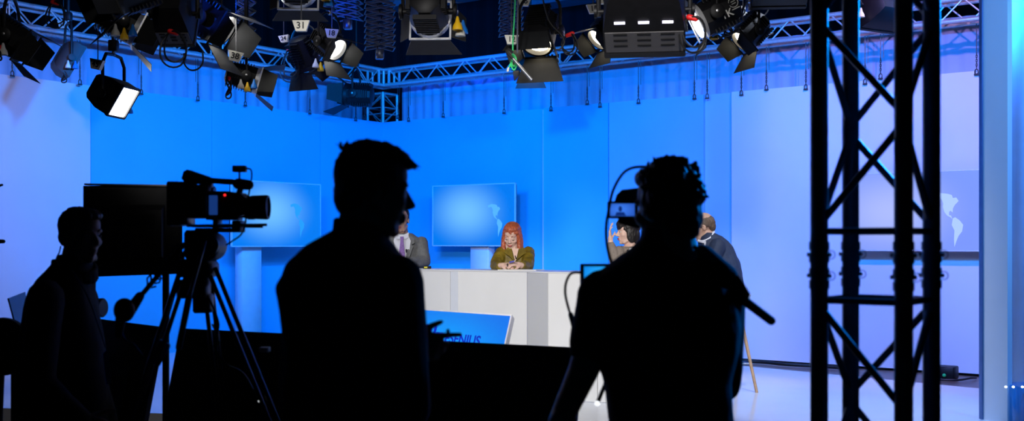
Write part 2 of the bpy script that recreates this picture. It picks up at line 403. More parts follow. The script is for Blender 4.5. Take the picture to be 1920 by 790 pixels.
# ------------------------------------------------------------------ studio lamps
lit_m = mat('lamp_glow', (1, 1, 1), .5, 0, 0, emis=(1, .97, .9, 26.0))
lens_m = mat('fresnel_glass', (.05, .06, .08), .08, 0, .1, 60, .2)
warm_m = mat('lamp_glow_warm', (1, 1, 1), .5, 0, 0, emis=(1, .86, .6, 20.0))
GRID = 5.6
def pole_cup(mb_at, s=1.0):
    return MB().lathe(mb_at, (0, 0, -1), [(-.012*s, .006*s), (0, .010*s), (.025*s, .016*s), (.05*s, .030*s), (.075*s, .034*s), (.078*s, .028*s), (.06*s, .012*s)], 14)
def hang(t, top, loops=True, yokem=None):
    """spigot, clamp and drop tube from a yoke's top up to the grid"""
    MB().box(top+V((0, 0, .05)), (.07, .07, .09), bev=.008).build('clamp', black, t)
    MB().cyl(top-V((0, 0, .03)), top+V((0, 0, .02)), .014, n=10).build('spigot', steel, t)
    MB().cyl(top+V((0, 0, .09)), V((top.x, top.y, GRID)), .017, n=10).build('hanger_tube', black, t)
def cable_loop(t, c, ex, r, drop=.0, red=True, n=2, m=None):
    ex = V(ex).normalized()
    mb = MB()
    for k in range(n):
        rr = r*(1-.14*k); mb.tube([V(c)+V((0, 0, -rr))+ex*(rr*.72*math.sin(a)+.01*k)+V((0, 0, rr*1.0*math.cos(a)))+ex.cross(V((0, 0, 1)))*(.02*math.sin(a*2+k)) for a in [2*PI*i/24 for i in range(24)]], .006, 6, closed=True)
    mb.build('cable', m or cable, t)
    if red: MB().cap(V(c)-ex*.018, V(c)+ex*.02-V((0, 0, .012)), .017, .015, 10).build('plug', redm, t)
def fresnel(label, px, py, d, yaw, tilt, s=1.0, lit=None, doors=(35, 35, 35, 35), cups='wyb', cup_side=1, yoke_m=None, loop=None, ring_m=None, dl=1.0, mark=False, group=None, body_m=None):
    """yaw: heading of the beam (deg, 0 = away from the viewer, +90 = to image left); tilt: degrees below level"""
    o = P(px, py, d); rz = math.radians(yaw)
    t = thing('fresnel_lamp', label, 'studio lamp', o, rz)
    M = W[t]; T = M.to_3x3()@Mx.Rotation(-math.radians(tilt), 3, 'X'); bm_ = body_m or black
    h = lambda x, y, z: o+T@V((x*s, y*s, z*s))           # head frame: beam along +y
    y_ = lambda x, y, z: o+M.to_3x3()@V((x*s, y*s, z*s))  # yoke frame
    def octr(y, w, zz=None):
        zz = zz or w; c = .38
        return [h(*q) for q in ((-w*c, y, -zz), (w*c, y, -zz), (w, y, -zz*c), (w, y, zz*c), (w*c, y, zz), (-w*c, y, zz), (-w, y, zz*c), (-w, y, -zz*c))]
    MB().loft([octr(-.20, .07), octr(-.185, .095), octr(-.06, .115), octr(.05, .122), octr(.085, .122)]).build('housing', bm_, t)
    mb = MB()
    for i in range(9):
        yy = -.17+i*.026
        mb.box(h(0, yy, .118), (.17*s, .008*s, .034*s), T); mb.box(h(0, yy, -.118), (.15*s, .008*s, .03*s), T)
    for sx in ((-1, 1) if not mark else (1,)):
        for i in range(5): mb.box(h(sx*.113, -.15+i*.024, .0), (.03*s, .007*s, .10*s), T)
    mb.build('cooling_fins', bm_, t)
    MB().ring(h(0, .085, 0), T@V((0, 1, 0)), [(0, .100*s), (0, .128*s), (.035*s, .134*s), (.04*s, .112*s)], 28).build('lens_ring', ring_m or black, t)
    lm = {None: lens_m, 'w': lit_m, 'y': warm_m}[lit]
    MB().lathe(h(0, .075, 0), T@V((0, 1, 0)), [(0, .11*s), (.012*s, .108*s), (.022*s, .08*s), (.028*s, .04*s), (.03*s, .002*s)], 28).build('lens', lm, t)
    # barn doors: frame plus four hinged flaps
    mb = MB()
    for sx in (-1, 1):
        mb.box(h(sx*.132, .128, 0), (.012*s, .012*s, .276*s), T); mb.box(h(0, .128, sx*.132), (.276*s, .012*s, .012*s), T)
    mb.build('door_frame', ring_m or black, t)
    for k, ang in enumerate(doors):
        if ang is None: continue
        side = [V((0, 0, 1)), V((1, 0, 0)), V((0, 0, -1)), V((-1, 0, 0))][k]; acr = [V((1, 0, 0)), V((0, 0, -1)), V((-1, 0, 0)), V((0, 0, 1))][k]
        a = math.radians(ang); out = V((0, 1, 0))*math.cos(a)+side*math.sin(a); nn = out.cross(acr)
        big = k % 2 == 0; L = (.21 if big else .17)*dl; w0, w1 = (.125, .19) if big else (.118, .085)
        base = V((0, .135, 0))+side*.134
        pts = [base-acr*w0, base+acr*w0, base+out*L+acr*w1, base+out*L-acr*w1]
        MB().prism([h(*p) for p in pts], T@nn, .004*s).build('barn_door', doorm, t)
    # yoke
    yk = [y_(-.165, 0, -.02), y_(-.165, 0, .16)]+[y_(-.165*math.cos(a), 0, .16+.15*math.sin(a)) for a in [PI*i/12 for i in range(1, 12)]]+[y_(.165, 0, .16), y_(.165, 0, -.02)]
    MB().tube(yk, .0125*s, 8).build('yoke', yoke_m or black, t)
    for sx in (-1, 1):
        MB().lathe(y_(sx*.122, 0, 0), M.to_3x3()@V((sx, 0, 0)), [(0, .02*s), (.04*s, .02*s), (.045*s, .05*s), (.062*s, .052*s), (.066*s, .045*s)], 20).build('tilt_knob', black, t)
        MB().lathe(y_(sx*.188, 0, 0), M.to_3x3()@V((sx, 0, 0)), [(0, .012*s), (.005*s, .012*s), (.007*s, .006*s)], 12).build('knob_screw', steel, t)
    cm = {'w': whitem, 'y': yellowm, 'b': bluem}
    for i, c in enumerate(cups):
        q = y_(cup_side*(.195+.012*i), -.055+.062*i, -.055-.028*(i % 2))
        pole_cup(q, s).build('pole_cup', cm[c], t, label={'w': 'white pole cup', 'y': 'yellow pole cup', 'b': 'blue pole cup'}[c])
    hang(t, y_(0, 0, .325))
    if loop: cable_loop(t, y_(*loop[:3]), M.to_3x3()@V((1, 0, 0)) if len(loop) < 5 else V(loop[4]), loop[3]*s)
    if mark:                                              # lettering on the flank: power rating and a round emblem
        for sx in (-1,):
            zz = T@V((0, 0, 1)); nn = T@V((sx, 0, 0)); xx = zz.cross(nn)
            R4 = Mx((xx, zz, nn)).transposed().to_4x4()
            text_mesh('1K', .078*s, Mx.Translation(h(sx*.1145, -.072, -.045))@R4, whitem, 'rating_mark', t, .0008, .0006)
            c = h(sx*.1035, -.148, .012); mb = MB().tube([c+(xx*math.cos(a)+zz*math.sin(a))*.034*s for a in [2*PI*i/24 for i in range(24)]], .003*s, 6, closed=True)
            for q in (-.008, .008): mb.cyl(c-xx*.016*s+zz*q*s, c+xx*.016*s+zz*q*s, .0028*s, n=6)
            mb.cyl(c-xx*.03*s-zz*.046*s, c+xx*.03*s-zz*.046*s, .004*s, n=6); mb.build('emblem', whitem, t)
    return t
def flood(label, px, py, d, yaw, tilt, w=.5, hgt=.36, dep=.2, lit=None, slots=True, cups='wb', cup_side=-1, loop=None, name='soft_light', leds=False, visor=False):
    """box-shaped soft light: housing with a vent, a lit or dark face, a yoke"""
    o = P(px, py, d); rz = math.radians(yaw); t = thing(name, label, 'studio lamp', o, rz); M3 = W[t].to_3x3()
    T = M3@Mx.Rotation(-math.radians(tilt), 3, 'X'); h = lambda x, y, z: o+T@V((x, y, z)); y_ = lambda x, y, z: o+M3@V((x, y, z))
    r4 = lambda y, a, b: [h(-a, y, -b), h(a, y, -b), h(a, y, b), h(-a, y, b)]
    MB().loft([r4(-dep*.75, w*.36, hgt*.30), r4(-dep*.6, w*.43, hgt*.40), r4(-dep*.1, w*.5, hgt*.5), r4(dep*.4, w*.5, hgt*.5)]).build('housing', black, t)
    mb = MB()
    for sx in (-1, 1): mb.box(h(sx*w*.49, dep*.45, 0), (.018, dep*.12, hgt), T); mb.box(h(0, dep*.45, sx*hgt*.49), (w, dep*.12, .018), T)
    mb.build('front_frame', black, t)
    MB().box(h(0, dep*.42, 0), (w*.93, .01, hgt*.9), T).build('diffuser', lit or mat('dark_diffuser', (.06, .07, .10), .4), t)
    if slots:
        gm = mat('vent_slot', (.004, .004, .005), .8)
        for i in range(3):
            for j in range(3):
                MB().box(h((i-1)*w*.29, -dep*.02-(j-1)*dep*.13+dep*.1, -hgt*.5-.0065), (w*.17, .014, .003), T).build('vent_slot', gm, t)
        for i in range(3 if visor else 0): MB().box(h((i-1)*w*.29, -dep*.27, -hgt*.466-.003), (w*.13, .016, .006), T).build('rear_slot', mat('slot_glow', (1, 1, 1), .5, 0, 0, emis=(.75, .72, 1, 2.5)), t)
        MB().box(h(0, dep*.14, -hgt*.5-.003), (w*.96, dep*.46, .005), T).build('vent_plate', mat('grey_vent_plate', (.13, .125, .13), .6, 0, .05), t, label='grey vented plate')
    mb = MB()
    for sx in (-1, 1): mb.tube([y_(sx*(w*.5+.03), 0, -.03), y_(sx*(w*.5+.03), 0, hgt*.55+.1), y_(sx*(w*.5-.02), 0, hgt*.6+.16), y_(0, 0, hgt*.6+.17)], .014, 8)
    mb.build('yoke', black, t)
    for sx in (-1, 1): MB().lathe(y_(sx*(w*.5+.0), 0, 0), M3@V((sx, 0, 0)), [(0, .015), (.035, .015), (.04, .035), (.055, .036), (.058, .01)], 16).build('tilt_knob', black, t)
    cm = {'w': whitem, 'y': yellowm, 'b': bluem}
    for i, c in enumerate(cups): pole_cup(y_(cup_side*(w*.5+.06), -.04+.07*i, -.05), .9).build('pole_cup', cm[c], t, label={'w': 'white pole cup', 'y': 'yellow pole cup', 'b': 'blue pole cup'}[c])
    hang(t, y_(0, 0, hgt*.6+.19))
    if loop: cable_loop(t, y_(*loop[:3]), V(loop[4]) if len(loop) > 4 else M3@V((1, 0, 0)), loop[3])
    if visor:
        MB().prism([h(-w*.5, dep*.45, hgt*.5), h(w*.5, dep*.45, hgt*.5), h(w*.56, dep*1.4, hgt*.75), h(-w*.56, dep*1.4, hgt*.75)], T@V((0, -.5, 1)), .004).build('barn_door', doorm, t)
    return t
# ------------------------------------------------------------------ the lamps, each where it hangs
fresnel('big dark lamp at the frame edge with black barn doors drooping before the curtain', 22, 72, 7.6, -84, 34, .9, doors=(8, 20, 14, 30), dl=.8, cups='bw', cup_side=1, loop=(.2, -.02, -.10, .05))
flood('small flat black lamp hanging under the truss beside the number 17 card', 128, 112, 11.8, -58, 28, .30, .36, .16, slots=False, cups='wb', cup_side=1, loop=(.10, -.06, -.12, .07))
fresnel('lamp cut off by the top of the frame with a broad square black flap', 240, -12, 6.6, 122, 24, .88, lit=None, doors=(20, 35, 25, 22), cups='', yoke_m=black)
fresnel('lamp with silver lens ring and hanging cups beside the broad square black flap', 232, 44, 8.2, -72, 26, .95, doors=(25, 30, 22, 30), cups='wyb', cup_side=1, ring_m=alu)
flood('black box lamp with a glowing white rectangular face below the number 45 card', 213, 180, 9.0, -101, 32, .26, .27, .22, lit=lit_m, slots=False, cups='wb', cup_side=-1, loop=(-.18, .0, .03, .07), name='panel_lamp')
flood('large black flood lamp with a coiled cable hanging from a red plug', 330, 26, 7.0, 0, 26, .21, .32, .24, cups='', loop=(.03, -.16, -.14, .11))
fresnel('lamp with a blue-lit tilt knob and one white-lit flap above card 38', 396, 40, 8.2, -100, 34, 1.05, lit='w', doors=(15, 35, 22, 22), cups='w', cup_side=1)
fresnel('lamp with ribbed housing and open barn doors hanging on a scissor hanger by card 38', 462, 146, 8.6, -76, 16, .78, doors=(24, 28, 24, 28), cups='wyb', cup_side=1, ring_m=alu, loop=(.16, -.17, -.03, .10))
fresnel('lamp above the number 31 card, pointing away with its lower flap spread wide', 556, -34, 7.4, 4, 16, 1.0, dl=.7, doors=(30, 35, 3, 35), cups='yb', cup_side=1, ring_m=alu)
fresnel('black lamp pointing down beside the number 24 card', 570, 106, 10.6, -30, 58, .95, doors=(25, 25, 20, 25), dl=.75, cups='wyb', cup_side=1, loop=(-.1, -.1, .06, .16))
fresnel('lit lamp with white glowing flaps beneath the number 18 card', 618, 82, 9.2, -122, 36, .82, lit='w', doors=(18, 30, 24, 30), dl=.9, cups='', cup_side=1)
fresnel('dark blue-lit lamp behind the truss near the corner tower, pointing towards card 24', 668, 178, 16.2, 82, -3, 1.25, doors=(34, 25, 26, 25), cups='', cup_side=1)
fresnel('lamp seen from behind with a wide grey lower flap and yellow and white cups', 803, 22, 7.6, -3, 14, 1.05, doors=(25, 30, 4, 30), cups='ywb', cup_side=1, ring_m=alu)
fresnel('front-facing lamp with black barn doors and a red plug, beside card 12', 1012, 62, 8.1, 160, 52, .95, lit='y', doors=(0, 22, 30, 22), dl=.9, cups='', loop=(-.24, .0, -.02, .08))
fresnel('small lit lamp half hidden by the truss below card 12', 994, 112, 13.6, 172, 62, 1.0, lit='y', doors=(14, 24, 30, 24), dl=.75, cups='')
fresnel('lamp with blue-lit tilted flaps under the number 13 card', 1134, 60, 9.0, 118, 44, .82, lit='y', doors=(30, 30, 24, 30), dl=.75, cups='')
flood('largest flood lamp, grey underside with rows of slots and a coiled cable', 1208, 20, 6.4, -8, 24, .46, .34, .42, cups='', loop=(.27, -.08, -.06, .10), visor=True)
fresnel('lamp marked 1K with a round emblem and a glowing front ring', 1335, 30, 7.2, 92, 26, .9, lit='w', doors=(50, None, 50, None), cups='y', cup_side=1, mark=True, ring_m=alu, dl=.4, loop=(.1, -.14, .0, .06))
fresnel('lamp with opened barn doors pointing down over the pale lilac backdrop', 1406, 62, 7.8, 108, 46, .74, lit='y', dl=.85, doors=(20, 28, 22, 24), cups='', loop=(.22, .0, .02, .06))
flood('dark flood lamp seen through the top of the lattice tower', 1650, 14, 9.5, 30, 20, .42, .34, .22, cups='w', slots=False)
flood('flood lamp cut off by the top of the frame beyond the 1K lamp', 1462, -34, 7.5, -5, 20, .36, .26, .24, cups='', slots=False)
# ------------------------------------------------------------------ number cards
CARD = {45: 'tilted trapezoid hanging card reading 45 above the glowing box lamp', 38: 'tilted trapezoid hanging card reading 38 by the scissor hanger', 31: 'trapezoid hanging card reading 31 under a wide lamp flap', 24: 'small trapezoid hanging card reading 24 against the dark', 18: 'trapezoid hanging card reading 18 above the lit lamp',
        12: 'trapezoid hanging card reading 12 behind the green cord', 25: 'trapezoid hanging card reading 25 cut by the top of the frame', 13: 'white and blue trapezoid card reading 13 near the largest flood lamp', 19: 'trapezoid card reading 19 overlapping the card that reads 13', 17: 'shaded card reading 17 in the truss behind the lamps', 2: 'wide blue-lit card reading 2 behind the lamp with opened barn doors'}
def card(num, px, py, d, w=.085, rz=0, roll=0, flip=False):
    o = P(px, py, d); t = thing('number_card', CARD[num], 'card', o, math.radians(rz)); M3 = W[t].to_3x3()@Mx.Rotation(math.radians(roll), 3, 'Y')
    h = lambda x, y, z: o+M3@V((x, y, z)); hh = w*.82
    q = [(-w*.66, hh/2), (w*.66, hh/2), (w*.40, -hh/2), (-w*.40, -hh/2)]
    MB().loft([[h(x, -.018, z) for x, z in q], [h(x*.96, .018, z) for x, z in q]]).build('card', cardm, t)
    R4 = (M3@Mx.Rotation(PI/2, 3, 'X')).to_4x4()
    text_mesh(str(num), w*.70, Mx.Translation(h(0, -.0195, 0))@R4, ink, 'number', t, .0008, .0012)
    MB().cyl(h(0, 0, hh/2), V((o.x, o.y, GRID)), .004, n=6).build('hanger_wire', steelb, t)
for a in ((45, 182, 121, 8.65, .095, -18, 12), (38, 441, 106, 8.2, .088, 10, 12), (31, 565, 49, 7.0, .082), (24, 533, 73, 9.4, .068, -10, -8), (18, 622, 63, 8.7, .080, 0, 4), (12, 959, 75, 7.72, .075, 6, 0), (25, 983, 3, 8.4, .08, 0, 4),
          (13, 1113, 17, 8.6, .085, 8, -6), (19, 1128, -1, 8.1, .08, 6, 0), (17, 119, 46, 12.6, .10, -10, 0), (2, 1392, 26, 8.6, .14, 6, 4)):
    card(*a)
# ------------------------------------------------------------------ scissor hangers
pant = mat('hanger_steel', (.22, .24, .30), .35, .8, .1, 20)
def pantograph(label, px, py, d, w=.16, dep=.10, seg=.075, rz=20, box=True):
    o = P(px, py, d); rz = math.radians(rz); t = thing('scissor_hanger', label, 'hanger', o, rz); M3 = W[t].to_3x3(); h = lambda x, y, z: o+M3@V((x, y, z))
    n = int((3.75+.8-o.z)/seg) if o.z < 4.2 else 8; n = max(n, 6)
    for s in (-1, 1):
        mb = MB()
        for i in range(n):
            z0, z1 = .08+i*seg, .08+(i+1)*seg; k = (w/2)
            for f in (1, -1): mb.cyl(h(-k*f, s*dep/2+.004*f, z0), h(k*f, s*dep/2+.004*f, z1), .0085, n=6)
        mb.build('scissor_arms', pant, t)
    mb = MB()
    for i in range(n+1):
        for x in (-w/2, w/2): mb.cyl(h(x, -dep/2-.02, .08+i*seg), h(x, dep/2+.02, .08+i*seg), .006, n=6)
    mb.build('pivot_pins', steelb, t)
    MB().tube([h(-.02*math.sin(i*1.1), .03*math.cos(i*1.1), .05+i*seg*n/40) for i in range(41)], .005, 5).build('cable', cable, t)
    if box: MB().box(h(0, 0, .03), (.075, .075, .09), M3, .008).build('clamp', pant, t)
    z = .08+n*seg; MB().box(h(0, 0, z+.03), (w*1.2, dep*1.6, .06), M3).build('top_carriage', pant, t)
    if o.z+z+.06 < GRID: MB().cyl(h(0, 0, z+.05), V((o.x, o.y, GRID)), .02, n=8).build('drop_tube', pant, t)
pantograph('scissor hanger carrying the lamp beside card 38', 461, 92, 8.75, .13, .09, .07, 25)
pantograph('wide stacked blue-lit scissor hanger between card 18 and the cable tray', 712, 108, 10.2, .26, .18, .055, 12)
pantograph('stacked blue-lit scissor hanger directly above card 18', 652, 52, 10.6, .24, .18, .055, -8)
pantograph('stacked scissor hanger behind card 12 and the green cord', 958, 82, 10.8, .22, .16, .055, 5)
pantograph('dark scissor hanger half hidden beside the large black flood lamp', 266, 24, 9.6, .16, .10, .07, 20)
pantograph('scissor hanger above the lamp with opened barn doors', 1410, 18, 8.2, .13, .09, .07, 15, box=True)
for i in range(1):   # grid pipes the hangers run on
    for k, (y0, lb) in enumerate(((6.4, 'grid pipe nearest the camera crew, above the flood lamps'), (8.2, 'grid pipe above the middle row of lamps'), (10.4, 'grid pipe above the stacked scissor hangers'))):
        tag(MB().cyl((-7, y0, GRID+.02), (7, y0, GRID+.02), .03, n=12).build('grid_pipe', black), lb, 'pipe')
# green safety cord and the tool pole by card 12
t = thing('safety_cord', 'bright green cord hanging in a loop in front of card 12', 'cord', P(963, 110, 7.6))
p = lambda x, y: P(x, y, 7.6)
MB().tube(curve_pts([p(967, -40), p(965, 20), p(962, 70), p(961, 102), p(958, 120), p(963, 131), p(968, 124), p(967, 108), p(962, 103), p(959, 115), p(953, 130)]), .0055, 6).build('cord', greenm, t)
MB().tube(curve_pts([p(961, 104), p(966, 112), p(965, 124), p(960, 120), p(961, 106)]), .006, 6).build('knot', greenm, t)
MB().cap(p(953, 128), p(952, 133), .008, .008).build('cord_end', whitem, t)
t = thing('control_pole', 'thin grey lamp control pole hooked up beside the green cord', 'pole', P(975, 130, 7.5)); p = lambda x, y: P(x, y, 7.5)
MB().cyl(p(962, 110), p(997, 150), .010, n=10).build('pole', mat('grey_pole', (.25, .26, .28), .4, .6), t)
MB().tube(curve_pts([p(964, 112), p(955, 104), p(950, 96), p(955, 93), p(962, 99)]), .009, 8).build('hook', cable, t)
MB().tube(curve_pts([p(970, 100), p(970, 60), p(971, 0), p(971, -30)]), .006, 6).build('hanging_line', mat('grey_line', (.08, .09, .14), .6), t)
# loose cables hanging between the lamps
for pts, d, lb in (([(1018, 0), (1030, 40), (1052, 65), (1058, 80), (1050, 92), (1038, 93)], 7.9, 'black cable sagging in a curve beside the red plug of the front-facing lamp'),
                   ([(1450, 62), (1430, 70), (1425, 40), (1440, 20), (1445, -10)], 8.4, 'black cable hanging past the lamp with opened barn doors'),
                   ([(345, 100), (346, 120), (356, 131), (370, 130), (380, 118), (380, 95)], 8.0, 'black cable hanging in a low loop under the large black flood lamp')):
    tag(MB().tube(curve_pts([P(x, y, d) for x, y in pts]), .006, 6).build('hanging_cable', cable), lb, 'cable')
t = thing('cable_coil', 'black cable coil with a red plug hanging before the truss beside card 17', 'cable', P(103, 4, 8.6)); cable_loop(t, P(103, 4, 8.6), (1, 0, 0), .10)
MB().cyl(P(103, 2, 8.6), V((P(103, 0, 8.6).x, 8.6, GRID)), .007, n=6).build('lead', cable, t)
# ------------------------------------------------------------------ televisions of the set
silver = mat('silver_bezel', (.78, .80, .84), .4, .15, .05, 30)
scr_tv = screen_mat('television_screen', (.0, .19, .85), (.16, .52, 1.0), 1.0, .42, .55, .55)
AMER_N = [(-.168, .072), (-.165, .054), (-.139, .061), (-.128, .05), (-.122, .033), (-.124, .018), (-.117, -.006), (-.105, -.022), (-.09, -.03), (-.083, -.038), (-.088, -.022), (-.097, -.02), (-.097, -.005), (-.09, .0), (-.081, -.008), (-.08, .01), (-.075, .02), (-.07, .028), (-.062, .036), (-.055, .044), (-.065, .06), (-.08, .058), (-.085, .072), (-.105, .078), (-.135, .082)]
AMER_S = [(-.08, -.035), (-.07, -.03), (-.05, -.045), (-.035, -.065), (-.04, -.095), (-.055, -.115), (-.065, -.14), (-.073, -.165), (-.075, -.13), (-.073, -.09), (-.085, -.065)]
GREENL = [(-.055, .092), (-.03, .1), (-.02, .085), (-.04, .062), (-.05, .075)]
def tv(label, u, n, wf, xa, xb, z0, z1, off, mx, ms, map_m, width=None, stand=None):
    a, b = wf(xa, off), wf(xb, off)
    if width: b = a+(b-a).normalized()*width
    c = (a+b)/2; w = (b-a).length; hh = z1-z0; R = basis(n*-1, (0, 0, 1)); zc = (z0+z1)/2
    if (R@V((1, 0, 0))).dot(b-a) < 0: pass
    t = thing('television', label, 'television', V((c.x, c.y, z0))); X = (b-a).normalized()
    q = lambda x, y, z: V((c.x, c.y, zc))+X*x+n*y+V((0, 0, z))
    RR = Mx((X, -n, V((0, 0, 1)))).transposed()
    MB().box(q(0, -.03, 0), (w-.04, .05, hh-.04), RR).build('casing', black, t)
    mb = MB(); bz = .014
    for s in (-1, 1): mb.box(q(s*(w-bz)/2, 0, 0), (bz, .03, hh), RR); mb.box(q(0, 0, s*(hh-bz)/2), (w, .03, bz), RR)
    mb.build('bezel', silver, t)
    s_ = MB().box(q(0, .004, 0), (w-2*bz, .006, hh-2*bz), RR); so = s_.build('screen', scr_tv, t, smooth=False)
    mb = MB()
    for poly in (AMER_N, AMER_S): mb.prism([q(mx+x*ms*w, .0085, y*ms*w) for x, y in poly], n, .002)
    mb.build('world_map', map_m, so if False else t, smooth=False)
    if stand:
        mb = MB().box(q(stand, -.16, -hh/2-(z0-.02)/2+.25), (.34, .16, z0-.02+.5-.0), RR, .01); mb.build('stand_column', mat('white_stand', (.75, .78, .84), .4, 0, .03), t)
        MB().box(V((c.x, c.y, .045))+X*stand-n*.14, (.8, .5, .05), RR, .01).build('stand_foot', MATS['white_stand'], t)
        MB().box(q(stand, -.07, 0), (.3, .06, .3), RR).build('mount', steelb, t)
    else:
        MB().box(q(0, -.10, 0), (.5, .12, .35), RR).build('wall_mount', steelb, t)
map1 = mat('map_blue', (.02, .05, .1), .5, 0, 0, emis=(.09, .44, 1.0, 1))
map2 = mat('map_blue_dim', (.02, .05, .1), .5, 0, 0, emis=(.02, .34, .9, .95))
map3 = mat('map_pale', (.02, .05, .1), .5, 0, 0, emis=(.42, .58, 1.0, 1.0))
tv('large flat television on a pedestal behind the red-haired woman', UR, NR, rw, 811.5, 967, 1.445, 2.345, .45, .60, 1.25, map1, stand=.05)
tv('large flat television on a white pedestal behind the video camera', UL, NL, lw, 433, 600.5, 1.44, 2.34, .45, .56, 1.2, map2, stand=-.38)
scr_tv = screen_mat('television_screen_pale', (.20, .31, .95), (.42, .50, 1.0), 1.0, .3, .5, .6)
tv('large flat television partly hidden by the lattice tower and the tall pale panel', UR, NR, rw, 1592, 1900, 1.40, 2.31, .22, .56, 1.5, map3, width=1.63)
# ------------------------------------------------------------------ presenters' desk
deskm = mat('white_desk', (.78, .79, .80), .4, 0, .02, 3)
dtop = [(700, 10.6), (844, 10.05), (988, 9.62), (1027, 9.35), (1120, 9.15), (1262, 9.05)]
pf = [P(x, 0, d) for x, d in dtop]; pf = [V((p.x, p.y, 0)) for p in pf]
back = [V((1.42, 9.62, 0)), V((.75, 9.68, 0)), V((.45, 9.86, 0)), V((.2, 10.12, 0)), V((-.5, 10.5, 0)), V((-1.0, 10.84, 0))]
DT = 1.255
t = thing('presenter_desk', 'long white angled presenter desk on the stage', 'desk', V((.3, 9.9, ST)))
up = lambda q, z: V((q.x, q.y, z))
ring = pf+back
MB().loft([[up(q, DT-.012) for q in ring], [up(q, DT) for q in ring]]).build('desktop', mat('white_desktop', (.74, .75, .77), .3, 0, .02), t)
for i in range(len(pf)-1):
    a, b = pf[i], pf[i+1]; e = (b-a).normalized(); nn = V((e.y, -e.x, 0)); a2, b2 = a-nn*.004, b-nn*.004
    ga = .004
    m_ = deskm if i != 2 else mat('shaded_desk_panel', (.62, .63, .64), .4, 0, .02, 3)  # third facet turns away: its shade is put into the grey
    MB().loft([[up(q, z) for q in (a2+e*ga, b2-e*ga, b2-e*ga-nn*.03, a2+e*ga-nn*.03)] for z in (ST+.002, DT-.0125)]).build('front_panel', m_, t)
    if i in (1,):
        MB().loft([[up(q, z) for q in (a2+e*.004+nn*.004, a2+e*.085+nn*.004, a2+e*.085-nn*.01, a2+e*.004-nn*.01)] for z in (ST+.002, DT-.013)]).build('corner_post', mat('cool_white_post', (.66, .70, .78), .4, 0, .02), t)
    if i == 3: pass
for q, q2 in ((pf[-1], back[0]), (pf[0], back[-1])):
    e = (q2-q).normalized(); nn = V((e.y, -e.x, 0)); a, b = q+e*.03, q2-e*.03
    MB().loft([[up(z_, z) for z_ in (a+nn*.015, b+nn*.015, b-nn*.015, a-nn*.015)] for z in (ST+.002, DT-.0125)]).build('end_panel', deskm, t)
paper = mat('paper', (.85, .85, .83), .7, 0, .02)
p = V((.08, 9.90, DT+.003)); tag(MB().box(p, (.36, .22, .006), rotz(-.35)).build('document_sheet', paper), 'sheets of paper lying on the white desk in front of the red-haired woman', 'paper')
t = thing('small_clicker', 'small black and yellow gadget on the desk beside the man in the grey suit', 'gadget', P(801, 505, 10.5)*1.0); q = W[t].translation.copy(); q.z = DT
MB().box(q+V((0, 0, .012)), (.075, .05, .024), None, .006).build('casing', black, t)
MB().box(q+V((-.012, -.026, .012)), (.03, .004, .012)).build('face', mat('yellow_face', (.8, .7, .02), .5), t)
# ------------------------------------------------------------------ tilted floor monitor with the company logo
tl, trr = P(700, 573, 7.9), None
a_ = math.radians(46); e1 = V((math.cos(a_), -math.sin(a_), 0)); tau = math.radians(17)
nh = V((-math.sin(a_), -math.cos(a_), 0)); e2 = nh*math.sin(tau)-V((0, 0, 1))*math.cos(tau); nn = e2.cross(e1); nn = nn if nn.y < 0 else -nn
rc = P(960, 590, 7.35); Wm, Hm = 1.45, .62
o = rc-e1*Wm; q = lambda x, y, off=0: o+e1*x+e2*y+nn*off
t = thing('stage_monitor', 'tilted monitor showing a company name on blue, on the stage before the desk', 'monitor', V((q(Wm/2, Hm).x, q(Wm/2, Hm).y, ST)))
MB().loft([[q(x, y, -.05) for x, y in ((0.02, 0.02), (Wm-.02, .02), (Wm-.02, Hm-.02), (.02, Hm-.02))], [q(x, y, 0) for x, y in ((0, 0), (Wm, 0), (Wm, Hm), (0, Hm))]]).build('casing', mat('white_bezel', (.8, .8, .82), .4), t)
scr_logo = screen_mat('logo_screen', (.0, .17, .85), (.0, .34, 1.0), 1.0, .62, .55, .55)
MB().loft([[q(x, y, z) for x, y in ((.012, .012), (Wm-.012, .012), (Wm-.012, Hm-.012), (.012, Hm-.012))] for z in (.0005, .004)]).build('screen', scr_logo, t, smooth=False)
logom = mat('logo_blue', (.0, .0, .02), .5, 0, 0, emis=(.0, .02, .55, 1.0))
R4 = Mx((e1, -e2, nn)).transposed().to_4x4()
text_mesh('FRESENIUS', .094, Mx.Translation(q(Wm-.475, .20, .0055))@R4, logom, 'logo_lettering', t, .0006, .0022, 1.06)
mb = MB()
for k in range(3):
    x = Wm-.835+k*.046
    mb.prism([q(x-.012+.02*(1-abs(j/6-.3)), .112+j*.018, .0055) for j in range(7)]+[q(x+.014+.02*(1-abs(j/6-.3)), .112+j*.018, .0055) for j in range(6, -1, -1)], nn, .0015)
mb.build('logo_stripes', logom, t, smooth=False)
mb = MB()
for x in (.25, Wm-.25):
    b0 = q(x, Hm*.45, -.04); mb.cyl(b0, V((b0.x, b0.y, ST+.02))-nh*.15, .02, n=10); f = q(x, Hm-.02, -.03); mb.cyl(f, V((f.x, f.y, ST)), .02, n=10)
    mb.cyl(V((f.x, f.y, ST+.015)), V((b0.x, b0.y, ST+.015))-nh*.15, .02, n=10)
mb.build('stand', black, t)
